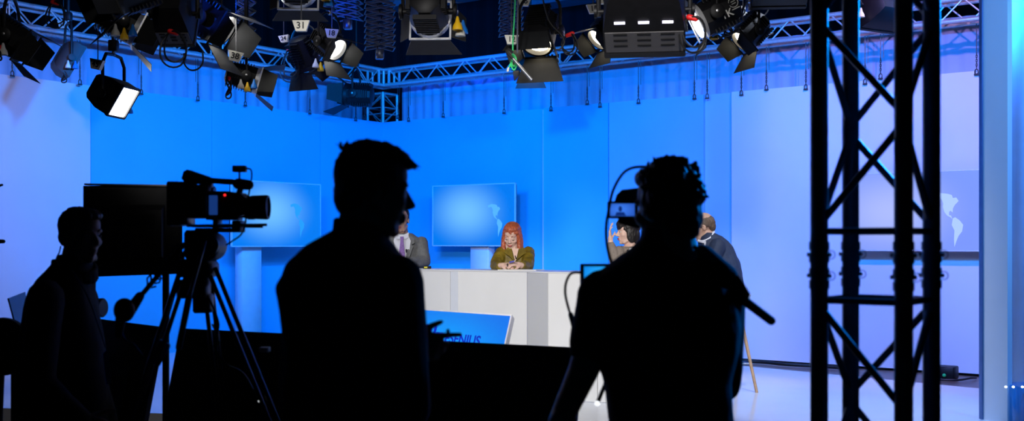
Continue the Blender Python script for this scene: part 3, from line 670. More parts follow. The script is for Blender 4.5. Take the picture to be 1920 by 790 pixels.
# ------------------------------------------------------------------ black monitors of the crew, seen from behind
def back_monitor(label, pa, pb, ht, lean, vents=True, legs=True, mark=True):
    """pa, pb: the two top corners; the back faces the viewer and leans"""
    pa, pb = V(pa), V(pb); x = (pb-pa); w = x.length; x.normalize(); nf = V((x.y, -x.x, 0)).normalized(); nf = nf if nf.y < 0 else -nf
    dn = (-V((0, 0, 1))*math.cos(lean)+nf*math.sin(lean)).normalized(); nn = x.cross(dn).normalized(); nn = nn if nn.dot(nf) > 0 else -nn
    q = lambda a, b, c=0: pa+x*a+dn*b+nn*c
    bt = q(w/2, ht); t = thing('studio_monitor', label, 'monitor', V((bt.x, bt.y, 0)))
    MB().loft([[q(a, b, c) for a, b in ((i, i), (w-i, i), (w-i, ht-i), (i, ht-i))] for c, i in ((-.03, .004), (-.026, 0), (.0, 0), (.012, .02))]).build('casing', plastic, t)
    MB().loft([[q(a, b, .012) for a, b in ((w*.18, ht*.22), (w*.82, ht*.22), (w*.82, ht*.85), (w*.18, ht*.85))], [q(a, b, .05) for a, b in ((w*.22, ht*.28), (w*.78, ht*.28), (w*.78, ht*.8), (w*.22, ht*.8))]]).build('rear_housing', plastic, t)
    MB().loft([[q(a, b, c) for a, b in ((.01, .01), (w-.01, .01), (w-.01, ht-.01), (.01, ht-.01))] for c in (-.034, -.031)]).build('screen', mat('dark_screen', (.01, .01, .012), .15), t)
    if vents:
        mb = MB()
        for i in range(14): mb.loft([[q(w*.3+i*w*.03, ht*.33, c), q(w*.3+i*w*.03+.012, ht*.33, c), q(w*.3+i*w*.03+.012, ht*.45, c), q(w*.3+i*w*.03, ht*.45, c)] for c in (.05, .052)])
        mb.build('vents', black, t)
    if mark:
        mb = MB()
        for i in range(2): mb.loft([[q(w*(.685+.025*i), .03, c), q(w*(.685+.02+.025*i), .03, c), q(w*(.685+.02+.025*i), .045, c), q(w*(.685+.025*i), .045, c)] for c in (.006, .0135)])
        mb.build('type_plate', mat('grey_label', (.10, .10, .11), .5), t)
    if legs:
        for a in (w*.2, w*.8):
            mb = MB(); f = q(a, ht-.02, -.01); mb.box(V((f.x, f.y, max(f.z/2, .03))), (.05, .05, max(f.z+.04, .05)), basis(-nf)); mb.box(V((f.x, f.y, .02)), (.07, .5, .04), basis(-nf)); mb.build('stand_leg', black, t)
    return t
dM = 5.2
back_monitor('very wide black monitor seen from behind, standing low in front of the crew', P(338, 616, 5.45), P(1092, 652.5, 4.75), .98, .30)
back_monitor('black monitor seen from behind, low beside the man with the badge', P(175, 597, 6.0), P(303, 613, 5.65), .85, .22, mark=False)
# large monitor on a pole behind the young man
a, b = P(156, 348.5, 5.2), P(342, 347, 5.35); 
t = back_monitor('large black monitor raised on a pole behind the video camera', a, b, .425, .0, legs=False, mark=False)
MB().box((a+b)/2+V((0, .0, .001)), ((b-a).length*.98, .03, .008), basis(V((-(b-a).y, (b-a).x, 0)))).build('top_edge', mat('worn_edge', (.35, .33, .3), .4, .3), t, label='pale worn top edge')
pc = P(311, 520, 5.45); MB().cyl(V((pc.x, pc.y, .03)), V((pc.x, pc.y, 1.75)), .0165, n=14).build('pole', black, t)
MB().box(P(316, 440, 5.42), (.10, .06, .12)).build('bracket', black, t)
mb = MB()
mb.lathe(V((pc.x, pc.y, .03)), (0, 0, -1), [(0, .02), (.004, .08), (.012, .11), (.03, .115)], 24); mb.build('stand_base', black, t)
# ------------------------------------------------------------------ video camera on its tripod
D = 4.15; U = D/F                                   # metres per pixel at the camera
lit_lcd = mat('camera_display', (.01, .01, .01), .3, 0, 0, emis=(.02, .10, .5, .35))
hoodm = mat('ribbed_hood', (.016, .016, .018), .55, 0, .2, 40)
g = P(385, 795, D+.05)
T = thing('tripod', 'black video camera tripod with fluid head standing before the wide black monitor', 'tripod', V((g.x, g.y, 0)))
q = lambda x, y, z=0: P(x, y, D+z)*1.0
def pb(x0, y0, x1, y1, dep, off=0, bev=.004, R=None):
    """bevelled block: its outline in the camera's own plane, dep metres thick"""
    c = P((x0+x1)/2, (y0+y1)/2, D); c.y += off
    return MB().box(c, (abs(x1-x0)*U, dep, abs(y1-y0)*U), R, bev)
VC = thing('video_camera', 'black video camera with a long lens hood, mounted on the tripod', 'camera', P(400, 425, D))
pb(322, 342, 345, 424, .14, 0, .006).build('battery', plastic, VC)
pb(344, 342, 358, 422, .12, 0, .004).build('battery_plate', mat('grey_plastic', (.04, .045, .06), .45), VC)
pb(357, 348, 398, 410, .13, 0, .008).build('rear_body', plastic, VC)
pb(394, 360, 438, 408, .12, 0, .01).build('body', plastic, VC)
MB().loft([[P(x, y, D)+V((0, dy, 0)) for x, y in ((418, 372), (428, 362), (455, 362), (466, 372), (466, 402), (452, 408), (418, 408))] for dy in (-.055, .055)]).build('front_body', plastic, VC)
pb(401, 368, 416, 404, .01, -.064, .002).build('side_display', lit_lcd, VC)
mb = MB()
for i in range(6): mb.add(*(lambda b: (b.v, b.f))(pb(361, 362+i*7, 366, 366+i*7, .006, -.066, .001)))
mb.build('buttons', mat('grey_buttons', (.08, .08, .09), .5), VC)
MB().lathe(P(452, 390, D), (1, 0, 0), [(0, .036), (.02, .040), (.028, .044), (.05, .044), (.052, .041), (.09, .041), (.094, .038)], 28).build('lens_barrel', hoodm, VC)
MB().ring(P(468, 389, D), (1, 0, 0), [(0, .036), (0, .041), (.012, .044), (.062, .046), (.070, .044), (.070, .036)], 28).build('lens_hood', hoodm, VC)
MB().lathe(P(474, 389, D), (1, 0, 0), [(0, .035), (.006, .03), (.01, .002)], 24).build('lens_glass', lens_m, VC)
# carrying handle, viewfinder, microphone mount
mb = MB().tube(curve_pts([P(x, y, D) for x, y in ((366, 352), (362, 336), (374, 333), (392, 338), (412, 340), (440, 342), (452, 346), (448, 364))], 6), [.011]*43, 10)
mb.build('top_handle', plastic, VC)
pb(384, 337, 398, 362, .05, 0, .006).build('handle_post', plastic, VC)
MB().loft([[P(x+dx, y, D)+V((0, dy, 0)) for x, y in ((345, 336), (349, 323), (356, 319), (363, 324), (364, 343), (352, 344))] for dy, dx in ((-.035, 0), (.035, 0))]).build('eyecup', mat('rubber', (.012, .012, .013), .8), VC)
MB().cap(P(358, 332, D), P(392, 340, D), .024, .017, 14).build('viewfinder', plastic, VC)
MB().cap(P(447, 345, D), P(466, 347, D), .021, .019, 14).build('microphone_mount', plastic, VC)
MB().cyl(P(466, 346, D), P(473, 347, D), .012, n=12).build('microphone', plastic, VC)
MB().cyl(P(449, 323, D), P(449, 340, D), .004, n=8).build('accessory_post', steelb, VC)
pb(437, 311, 462, 323, .035, 0, .003).build('accessory_receiver', plastic, VC)
MB().tube(curve_pts([P(x, y, D-.03) for x, y in ((461, 316), (470, 318), (472, 330), (469, 350), (464, 378), (461, 400), (460, 420), (452, 440), (436, 452), (424, 460))], 6), .0032, 6).build('accessory_cable', cable, VC)
MB().ell(P(421.5, 366, D-.062), .0045, n=8, m=6).build('tally_light', mat('tally_red', (.5, 0, 0), .5, 0, 0, emis=(1, .02, .02, 2.0)), VC)
pb(392, 408, 450, 413, .09, 0, .002).build('base_plate', black, VC)
for dy in (-.03, .03): MB().cyl(P(355, 424, D)+V((0, dy, 0)), P(504 if dy < 0 else 490, 422 if dy < 0 else 425, D)+V((0, dy, 0)), .0052, n=10).build('support_rod', steel, VC)
pb(404, 410, 412, 432, .08, 0, .003).build('rod_clamp', black, VC); pb(440, 414, 455, 436, .09, 0, .004).build('rod_bracket', black, VC)
MB().loft([[P(x, y, D)+V((0, dy, 0)) for x, y in ((444, 376), (458, 392), (466, 404), (455, 408), (440, 396))] for dy in (-.08, -.06)]).build('open_flap_display', mat('flap_grey', (.03, .04, .07), .3), VC)
# fluid head
pb(372, 428, 440, 436, .10, 0, .004).build('head_plate', black, T)
MB().lathe(P(390, 462, D)+V((0, -.075, 0)), (0, 1, 0), [(0, .046), (.012, .055), (.03, .057), (.12, .057), (.14, .055), (.15, .045)], 28).build('fluid_head', plastic, T)
MB().lathe(P(402, 460, D)+V((0, -.085, 0)), (0, 1, 0), [(0, .026), (.006, .036), (.02, .036)], 24).build('drag_dial', mat('dial_blue', (.012, .014, .04), .4), T)
pb(352, 432, 384, 486, .12, 0, .012).build('head_body', plastic, T)
pb(337, 486, 404, 520, .15, 0, .02).build('bowl', plastic, T)
MB().lathe(P(372, 518, D), (0, 0, -1), [(0, .045), (.03, .04), (.06, .02), (.10, .018), (.105, .004)], 16).build('bowl_clamp', black, T)
# pan bars
pan = MB().cyl(P(346, 458, D-.05), P(250, 572, D-.30), .009, n=10); pan.build('pan_bar', black, T)
MB().tube([P(338-88*k/90, 466+100*k/90, D-.06-.22*k/90)+V((.022*math.cos(k*.9), .0, .022*math.sin(k*.9)-.004)) for k in range(56)], .0035, 5).build('coiled_cable', cable, T)
MB().cap(P(262, 556, D-.29), P(240, 588, D-.32), .016, .021, 12).build('pan_handle', mat('grip_rubber', (.012, .012, .013), .8), T)
MB().ell(P(233, 582, D-.34), (.036, .032, .042)).build('zoom_control', plastic, T)
MB().cap(P(226, 600, D-.34), P(222, 628, D-.33), .018, .012).build('control_grip', plastic, T)
MB().tube(curve_pts([P(x, y, D-.33) for x, y in ((222, 610), (232, 634), (252, 648), (270, 668), (285, 640))], 8), .004, 6).build('control_cable', cable, T)
MB().cyl(P(384, 452, D-.12), P(354, 560, D-.2), .0075, n=10).build('second_pan_bar', mat('bar_steel', (.05, .055, .08), .35, .6), T); MB().cap(P(354, 560, D-.2), P(335, 652, D-.26), .012, .011, 12).build('second_pan_handle', MATS['grip_rubber'], T)
# tripod legs: twin upper tubes and a single lower tube each, spreader, feet
def leg(top, foot, zoff):
    a, b = V(top), V(foot); e = (b-a).normalized(); s = e.cross(V((0, 1, 0))).normalized()
    mb = MB(); k = a+e*(b-a).length*.52
    for o in (-1, 1): mb.cyl(a+s*o*.014, k+s*o*.014, .0085, n=10)
    mb.build('leg', mat('leg_carbon', (.02, .021, .03), .3, .4), T)
    MB().box(k, (.06, .045, .04), basis(V((0, 1, 0)))).build('leg_clamp', black, T)
    MB().cyl(k-e*.05, b, .0095, n=10).build('lower_leg', MATS['leg_carbon'], T)
    MB().lathe(b+V((0, 0, .02)), (0, 0, -1), [(0, .012), (.01, .03), (.018, .032), (.02, .02)], 12).build('foot', MATS['rubber'], T)
c = P(372, 505, D); lt = [V((c.x+.055, c.y-.02, c.z)), V((c.x+.015, c.y+.06, c.z-.02)), V((c.x-.05, c.y-.03, c.z-.02))]
f0 = P(515, 795, D-.15); f1 = P(418, 795, D+.30); f2 = P(250, 795, D-.25)
for a, f in zip(lt, (f0, f1, f2)):
    d_ = (V(f)-a); kk = (a.z-.02)/(a.z-f.z); leg(a, a+d_*kk, 0)
mb = MB(); cz = .52
for a, f in zip(lt, (f0, f1, f2)):
    d_ = V(f)-a; kk = (a.z-cz)/(a.z-f.z); mb.cyl(V((c.x, c.y, cz-.02)), a+d_*kk, .009, n=8)
mb.build('spreader', black, T)
# clamps, battery pack and cables hung on the tripod
for x0, y0, x1, y1, dep, off, nm in ((333, 525, 388, 560, .09, .02, 'battery_pack'), (360, 552, 392, 588, .08, .04, 'power_box')):
    pb(x0, y0, x1, y1, dep, off, .008).build(nm, plastic, T)
MB().tube(curve_pts([P(x, y, D-.06) for x, y in ((392, 560), (402, 582), (410, 610), (404, 640), (412, 668), (430, 690), (440, 720), (456, 742))], 8), .0045, 6).build('power_cable', cable, T)
gr = mat('dark_green_cable', (.01, .06, .02), .5)
MB().tube(curve_pts([P(x, y, D-.03) for x, y in ((398, 608), (408, 634), (400, 650), (412, 640), (405, 660), (420, 682), (455, 700), (478, 738), (486, 752))], 8), .004, 6).build('signal_cable', gr, T)
MB().ell(P(487, 752, D-.03), .006).build('connector_light', mat('led_white', (1, 1, 1), .5, 0, 0, emis=(.9, .95, 1, 1.6)), T)
pb(448, 668, 467, 678, .05, .35, .002).build('label_tag', mat('pale_tag', (.45, .44, .4), .6), T)
MB().tube(curve_pts([P(x, y, D+.05) for x, y in ((346, 470), (336, 520), (300, 640), (270, 720), (262, 760))], 8), .006, 6).build('hanging_cable', cable, T)
MB().box(P(298, 662, D-.1), (.05, .03, .09), rotz(.3)@Mx.Rotation(.5, 3, 'Y'), .008).build('cable_clip', mat('clip_blue', (.03, .05, .16), .4), T)
# ------------------------------------------------------------------ equipment case, laptop, chair and headset beside the young man
casem = mat('grey_case', (.05, .055, .06), .55, 0, .15, 12)
t = thing('equipment_table', 'low black equipment table under the laptop at the frame edge', 'table', P(20, 790, 5.65)*1.0); b0 = W[t].translation.copy()
tz = P(0, 624, 5.65).z
X0 = P(30, 0, 5.65).x
MB().box(V((X0-.18, 5.65, tz-.02)), (.62, .46, .04), None, .006).build('tabletop', plastic, t)
for sx in (-.45, .09):
    for sy in (-.2, .2): MB().box(V((X0+sx, 5.65+sy, tz/2-.02)), (.04, .04, tz-.04), None, .004).build('leg', casem, t)
MB().box(V((X0-.18, 5.65, .35)), (.54, .4, .03)).build('lower_shelf', plastic, t)
t = thing('laptop', 'open laptop seen from its side behind the young man', 'laptop', V((X0-.03, 5.6, tz)))
lb = V((X0-.03, 5.6, tz+.012))
MB().box(lb, (.22, .30, .018), rotz(.15), .004).build('keyboard_base', mat('laptop_grey', (.09, .10, .11), .4, .5), t)
pts = [P(15, 560, 5.5), P(46, 548, 5.75), P(58, 616, 5.75), P(32, 623, 5.5)]
nl = (pts[1]-pts[0]).cross(pts[3]-pts[0]).normalized(); MB().prism(pts, nl, .008).build('lid', MATS['laptop_grey'], t)
s_ = [p_+( (sum(pts, V((0, 0, 0)))/4)-p_)*.1+nl*.0055 for p_ in pts]; s2 = [p_-nl*.011 for p_ in s_]
MB().prism(s_ if nl.y < 0 else s2, nl, .002).build('screen', mat('laptop_screen', (.02, .025, .03), .3, 0, 0, emis=(.06, .08, .11, .5)), t)
t = thing('office_chair', 'small black round-backed chair below the laptop, behind the young man', 'chair', V((P(22, 0, 5.1).x, 5.2, 0))); b0 = W[t].translation.copy()
zt = P(0, 596, 5.0).z
bm_ = MB().loft([[b0+V((-.0+.13*math.cos(a)*k, y-.23, (zt-.13)+.13*math.sin(a)*k)) for a in [2*PI*i/24 for i in range(24)]] for y, k in ((.0, .85), (.015, 1), (.05, 1), (.065, .85))]); bm_.build('backrest', mat('chair_fabric', (.012, .012, .014), .9, 0, .2, 60, .2), t)
MB().box(b0+V((0, .05, .46)), (.40, .40, .07), None, .03).build('seat', MATS['chair_fabric'], t)
MB().tube([b0+V((0, -.2, zt-.13)), b0+V((0, -.24, .6)), b0+V((0, -.18, .44)), b0+V((0, 0, .42))], .018, 8).build('back_support', black, t)
MB().cyl(b0+V((0, .03, .08)), b0+V((0, .03, .43)), .025).build('gas_column', black, t)
mb = MB()
for i in range(5): an = 2*PI*i/5; e = V((math.cos(an), math.sin(an), 0)); mb.cap(b0+V((0, .03, .10)), b0+V((0, .03, .07))+e*.22, .02, .014)
mb.build('star_base', black, t)
for i in range(5): an = 2*PI*i/5; e = V((math.cos(an), math.sin(an), 0)); MB().ell(b0+V((0, .03, .03))+e*.23, (.03, .03, .03)).build('castor', black, t)
# parcan shaped lens showing beside the young man's chest
t = thing('second_camera', 'short black lens of another camera poking out in front of the young man', 'camera', P(170, 578, 5.0))
MB().lathe(P(160, 577, 5.0), (1, -.2, 0), [(0, .034), (.05, .036), (.052, .041), (.085, .043), (.09, .038)], 22).build('lens', hoodm, t)
MB().box(P(140, 580, 5.02), (.12, .10, .11), None, .012).build('body', plastic, t)
MB().cyl(P(140, 592, 5.02), V((P(140, 0, 5.02).x, 5.02, .02)), .02).build('pedestal_post', black, t)
MB().lathe(V((P(140, 0, 5.02).x, 5.02, .03)), (0, 0, -1), [(0, .03), (.005, .14), (.03, .15)], 20).build('pedestal_base', black, t)
# two flag arms entering at the frame edge
t = thing('flag_stand', 'black stand outside the frame whose two arm tips show by the frame edge', 'stand', V((P(-170, 0, 5.9).x, 5.9, 0))); b0 = W[t].translation.copy()
MB().cyl(b0+V((0, 0, .02)), b0+V((0, 0, 1.95)), .016).build('post', black, t)
MB().cap(P(-170, 455, 5.9), P(6, 453, 5.85), .013, .011).build('arm', black, t); MB().cap(P(-170, 390, 5.9), P(4, 347, 5.85), .010, .006).build('arm', black, t)
mb = MB()
for i in range(3): an = i*2.09+.3; mb.cyl(b0+V((0, 0, .4)), b0+V((.35*math.cos(an), .35*math.sin(an), .012)), .012, n=8)
mb.build('stand_legs', black, t)
# ------------------------------------------------------------------ tall pale panel, curtain and glossy plinth by the frame edge on the tower side
a, b = P(1841, 0, 8.3), P(1889, 0, 8.05); nn = V(((b-a).y, -(b-a).x, 0)).normalized()
mb = MB().loft([[V((q_.x, q_.y, z)) for q_ in (a, b, b-nn*.04, a-nn*.04)] for z in (.0, 4.4)])
tag(mb.build('tall_panel', palep), 'tall narrow pale panel standing past the lattice tower', 'panel')
MB_ = MB().box(V((a.x-.006, a.y, 2.2)), (.010, .05, 4.4)); tag(MB_.build('edge_profile', mat('edge_profile', (.1, .16, .32), .4, .5)), 'thin dark metal edge along the tall narrow pale panel', 'strip')
tag(drape_wall(P(1886, 0, 8.9), P(2100, 0, 8.5), .02, 4.35, .03, .13, seed=21).build('curtain', curt, smooth=True), 'pale pleated curtain at the frame edge past the tall narrow pale panel', 'curtain')
t = thing('display_plinth', 'low glossy blue plinth with small glowing highlights at the foot of the pale frame-edge curtain', 'plinth', V((P(1912, 0, 8.0).x, 8.0, 0))); b0 = W[t].translation.copy(); zt = P(0, 722, 8.0).z
MB().box(b0+V((0.16, 0, zt/2)), (.42, .4, zt-.01), None, .01).build('body', mat('glossy_blue', (.03, .22, .62), .12), t)
for x in (1886, 1900, 1917): MB().ell(P(x, 726, 7.79), (.010, .008, .008)).build('lamp', mat('plinth_highlight', (1, 1, 1), .5, 0, 0, emis=(.9, .95, 1, 3.0)), t)  # highlights on the gloss, made as small glowing beads
# small floor gear behind the stage
q_ = rw(1772, .45); t = thing('cable_box', 'black floor box with cables by the foot of the pale lilac backdrop', 'box', V((q_.x, q_.y, 0)))
MB().box(q_+V((0, 0, .07)), (.24, .2, .14), basis(NR), .012).build('casing', black, t); MB().tube(curve_pts([q_+V((-.1, -.1, .1)), q_+V((-.2, -.2, .03)), q_+V((0, -.3, .02)), q_+V((.2, -.2, .03)), q_+V((.3, -.1, .02))], 6), .012, 6).build('cable', cable, t)
MB().ell(q_+V((-.06, -.13, .05)), .02).build('connector', greenm, t)
q_ = (rw(1385, .4)+rw(1575, .4))/2; tag(MB().tube(curve_pts([rw(1380, .35)+V((0, 0, .03)), rw(1430, .30)+V((0, 0, .03)), rw(1470, .38)+V((0, 0, .03)), rw(1540, .33)+V((0, 0, .03)), rw(1600, .36)+V((0, 0, .03))], 6), .02, 8).build('floor_cable', cable), 'thick black cable lying along the foot of the pale lilac backdrop', 'cable')
# ------------------------------------------------------------------ bar stools behind the desk
woodm = mat('oak_stool_leg', (.52, .30, .15), .5, 0, .12, 25); seatm = mat('pale_grey_seat', (.62, .66, .70), .4, 0, .03)
def stool(label, loc, rz, group=None, src=None):
    t = thing('bar_stool', label, 'stool', loc, rz, group); M = W[t]
    if src:
        for ch in src.children:
            c = ch.copy(); COL.objects.link(c); c.parent = t; W[c] = M
        return t
    h = lambda x, y, z: M@V((x, y, z))
    MB().lathe(h(0, 0, .70), (0, 0, 1), [(0, .05), (.0, .12), (.03, .19), (.08, .225), (.15, .235), (.155, .225), (.09, .205), (.05, .15), (.045, .01)], 28).build('seat', seatm, t)
    for sx in (-1, 1):
        for sy in (-1, 1): MB().cyl(h(sx*.10, sy*.10, .71), h(sx*.215, sy*.215, 0), .016, .013, 12).build('leg', woodm, t)
    MB().tube([h(x*.172, y*.172, .25) for x, y in ((-1, -1), (1, -1), (1, 1), (-1, 1))], .007, 8, closed=True).build('footrest', steel, t)
    return t
S1 = stool('wooden-legged bar stool under the man in the navy jacket', V((1.88, 9.93, ST)), math.radians(12))
def clone_stool(label, loc, rz): return stool(label, loc, rz, src=S1)
# ------------------------------------------------------------------ people
skin = mat('skin', (.62, .38, .28), .5, 0, .06, 40)
skin2 = mat('fair_skin', (.78, .52, .42), .5, 0, .05, 40)
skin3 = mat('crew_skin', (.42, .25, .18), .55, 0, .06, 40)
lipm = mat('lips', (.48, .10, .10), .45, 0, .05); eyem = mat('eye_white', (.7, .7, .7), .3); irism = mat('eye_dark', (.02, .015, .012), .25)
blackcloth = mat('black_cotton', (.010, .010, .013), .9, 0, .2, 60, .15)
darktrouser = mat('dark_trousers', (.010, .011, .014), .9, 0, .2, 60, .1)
shoem = mat('black_leather', (.012, .012, .012), .4)
def Mhead(c, face, pitch=0, roll=0, s=1.0):
    f = V(face); f.z = 0
    B = basis(f)@Mx.Rotation(math.radians(-pitch), 3, 'X')@Mx.Rotation(math.radians(roll), 3, 'Y')
    return Mx.Translation(V(c))@B.to_4x4()@Mx.Diagonal((s, s, s, 1))
def head(mb, M, fem=False, neck=True):
    R = M.to_3x3(); s = R.col[0].length; Rn = R*(1/s); q = lambda *p: M@V(p)
    E = lambda c, r: mb.ell(q(*c), [a*s for a in r], Rn, 18, 12)
    E((0, -.018, .035), (.074, .094, .088)); E((0, .028, -.015), (.061, .064, .085)); E((0, .018, .05), (.066, .072, .06))
    j = .043 if fem else .050
    E((0, .026, -.072), (j, .054, .040)); E((0, .066, -.098), (.020, .018, .017)); E((0, .045, -.09), (.032, .035, .024))
    mb.cap(q(0, .086, .016), q(0, .110, -.024), .008*s, .0115*s, 10)
    for k in (-1, 1):
        E((k*.011, .098, -.031), (.009, .010, .008)); E((k*.038, .058, -.022), (.024, .024, .022)); E((k*.030, .074, .027), (.024, .014, .009))
        E((k*.074, -.008, -.008), (.008, .019, .031)); mb.cap(q(k*.05, -.01, -.06), q(k*.035, .05, -.095), .018*s, .016*s, 10)
    E((0, .086, -.057), (.022, .013, .008)); E((0, .084, -.069), (.019, .012, .009))
    if neck: mb.cap(q(0, -.022, -.05), q(0, -.045, -.17), (.048 if fem else .056)*s, (.052 if fem else .063)*s, 14)
def hand(mb, w, f, n, side, curls, s=1.0, thumb=(.6, .8, .25), spread=1.0, lens=None):
    """w wrist, f finger direction, n palm side, side=+1 when the thumb lies along f x n; five separate fingers"""
    w, f = V(w), V(f).normalized(); n = V(n); n = (n-f*n.dot(f)).normalized(); t = f.cross(n)*side
    P_ = lambda a, b, c: w+f*a*s+t*b*s+n*c*s
    kn = [(.090, .029), (.094, .009), (.089, -.011), (.080, -.029)]; L = [.074, .083, .077, .060]
    mb.cap(w-f*.02*s, P_(.02, 0, 0), .026*s, .027*s, 10)
    for i, (a, b) in enumerate(kn):
        mb.cap(P_(.012, b*.6, 0), P_(a, b, 0), .0145*s, .0115*s, 10)
        d = (f+t*(b*2.2*spread)).normalized(); p = P_(a, b, 0); ang = 0; c = curls[i]
        for k, fr in enumerate((.46, .30, .24)):
            ang += c*(.75, .95, .6)[k]; dd = d*math.cos(ang)+n*math.sin(ang)
            p2 = p+dd*L[i]*fr*s; r = (.0098, .0088, .0078, .0068)
            mb.cap(p, p2, r[k]*s*(.9 if i == 3 else 1), r[k+1]*s*(.9 if i == 3 else 1), 10); p = p2
    p = P_(.022, .022, .004); d = (f*thumb[0]+t*thumb[1]+n*thumb[2]).normalized(); p2 = p+d*.045*s; mb.cap(p, p2, .0155*s, .0115*s, 10)
    d2 = (d+f*.35).normalized(); p3 = p2+d2*.032*s; mb.cap(p2, p3, .0110*s, .0098*s, 10); mb.cap(p3, p3+(d2+f*.2).normalized()*.024*s, .0098*s, .0075*s, 10)
def rows_ring(c, x, y, a, b, n=28, e=2.5):
    return [c+x*a*math.copysign(abs(math.cos(t))**(2/e), math.cos(t))+y*b*math.copysign(abs(math.sin(t))**(2/e), math.sin(t)) for t in [2*PI*i/n for i in range(n)]]
def torso(mb, rows, d, inset=0.0, xdir=(1, 0, 0)):
    """rows: (image row, one edge, other edge, half depth, depth shift) at distance d"""
    x = V(xdir); rr = []
    for py, xl, xr, b, off in rows:
        c = P((xl+xr)/2, py, d); c.y += off; a = (xr-xl)/2/F*d
        rr.append(rows_ring(c, x, V((0, 1, 0)), max(a-inset, .02), max(b-inset, .02)))
    mb.loft(rr)
def folds(amp, sc_, seed=0, strx=1.0):
    def f(co):
        p = V((co.x*sc_*strx+seed, co.y*sc_*strx, co.z*sc_*.6)); return amp*(mnoise.noise(p)+.5*mnoise.noise(p*2.3))
    return f
def strands(amp, sc_, seed=0):
    def f(co):
        p = V((co.x*sc_+seed, co.y*sc_, co.z*sc_*.35)); return amp*(mnoise.noise(p)+.7*mnoise.noise(p*2.1))
    return f
def legs(mb, hips, knees, ankles, r=(.085, .058, .042)):
    for a, b, c in zip(hips, knees, ankles): mb.cap(a, b, r[0], r[1], 14); mb.cap(b, c, r[1], r[2], 14)
def standing_legs(t, cx, cy, face, hz, wid=.10, grow=0, mb=None):
    f = V(face).normalized(); s = f.cross(V((0, 0, 1))); c = V((cx, cy, 0)); hp, kn, an = [], [], []
    for k in (-1, 1):
        hp.append(c+s*k*wid+V((0, 0, hz-.06))); kn.append(c+s*k*(wid+.01)+f*.015+V((0, 0, hz*.53))); an.append(c+s*k*(wid+.02)+V((0, 0, .09)))
    return hp, kn, an, f, s
def shoes(t, an, f):
    for a in an:
        mb = MB(); b = V((a.x, a.y, 0)); mb.cap(b+f*-.05+V((0, 0, .045)), b+f*.16+V((0, 0, .036)), .042, .034, 14); mb.cap(b-f*.02+V((0, 0, .05)), V((a.x, a.y, .11)), .045, .05, 12)
        mb.box(b+f*.055+V((0, 0, .01)), (.085, .29, .02), basis(f), .006); fuse('shoe', mb, shoem, t, .008, 4)
def crew(label, base, d, rows, M, face, hz, cx, arms, hairfn, haircol, shirt_name='shirt', sk=skin3, sleeve=(0, 1), hand_fn=None, voxel=.0075, collar=None, hairwr=None):
    """one standing member of the crew. arms: lists of (point, radius) from the shoulder to the wrist; sleeve: how many joints the shirt covers"""
    t = thing('person', label, 'person', base)
    hp, kn, an, f, s = standing_legs(t, cx, d, face, hz)
    mb = MB(); head(mb, M); torso(mb, rows, d, .014)
    nk = M@V((0, -.045, -.17)); c0 = P((rows[0][1]+rows[0][2])/2, rows[0][0], d); mb.cap(nk, c0-V((0, 0, .05)), .058, .07)
    for ar in arms:
        for (p0, r0), (p1, r1) in zip(ar, ar[1:]): mb.cap(p0, p1, r0, r1, 14)
    if hand_fn: hand_fn(mb)
    c = V((cx, d, hz)); mb.ell(c, (.16, .11, .13)); legs(mb, hp, kn, an, (.078, .052, .038))
    for a in an: mb.cap(a, V((a.x, a.y, .04))+f*.12, .036, .03)
    fuse('body', mb, sk, t, .0055, 5)
    mb = MB(); torso(mb, rows, d, .0)
    for ar, k in zip(arms, sleeve):
        for (p0, r0), (p1, r1) in list(zip(ar, ar[1:]))[:k]: mb.cap(p0, p1, r0+.013, r1+.013, 16)
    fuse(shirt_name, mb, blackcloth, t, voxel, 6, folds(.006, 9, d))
    if collar:
        mb = MB(); collar(mb); fuse('collar', mb, blackcloth, t, .005, 3)
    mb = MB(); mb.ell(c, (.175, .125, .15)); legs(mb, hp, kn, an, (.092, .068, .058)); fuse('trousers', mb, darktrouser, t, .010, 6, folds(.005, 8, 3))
    shoes(t, an, f)
    mb = MB(); hairfn(mb); fuse('hair', mb, haircol, t, .005, 2, hairwr or strands(.004, 60))
    return t
hair_d = mat('dark_hair', (.012, .009, .008), .5, 0, .3, 80); hair_b = mat('brown_hair', (.045, .02, .01), .5, 0, .3, 80)
# --- the man in profile in the middle
D1 = 2.9; M1 = Mhead(P(700, 361, D1), (.93, .36, 0), 6, 0, .97)
R1 = [(418, 640, 708, .062, -.02), (432, 630, 716, .075, -.01), (446, 603, 726, .10, 0), (460, 576, 738, .12, 0), (480, 556, 754, .135, 0), (500, 541, 766, .145, 0), (538, 519, 781, .15, 0), (580, 524, 784, .15, 0), (657, 531, 788, .145, 0), (720, 534, 790, .14, 0), (790, 536, 792, .14, 0), (860, 536, 788, .145, 0), (900, 545, 780, .13, 0)]
def hair1(mb):
    q = lambda *p: M1@V(p); R = M1.to_3x3(); E = lambda c, r: mb.ell(q(*c), r, R*(1/.97), 20, 12)
    E((0, -.020, .048), (.080, .090, .090)); E((0, .014, .098), (.058, .062, .038)); E((0, -.060, -.005), (.064, .043, .07)); E((0, .050, .098), (.048, .038, .026)); E((0, .082, .086), (.036, .024, .016))
    for k in (-1, 1): E((k*.068, -.02, .02), (.014, .045, .05)); mb.cap(q(k*.070, .012, .03), q(k*.071, .014, -.012), .010, .006)
    r = random.Random(4)
    for i in range(16):
        a = r.uniform(-1, 1); p0 = q(a*.05, -.07+r.uniform(-.03, .09), .11); mb.cap(p0, p0+R@V((r.uniform(-.02, .02), r.uniform(-.035, .01), r.uniform(.010, .034))), .007, .002, 6)
    for i in range(5): p0 = q(-.03+.015*i, .092, .088); mb.cap(p0, p0+R@V((0, .024, -.008-.006*(i % 2))), .008, .003, 6)
sh, el, wr_ = P(742, 530, 2.83), P(766, 765, 2.84), P(752, 652, 3.02)
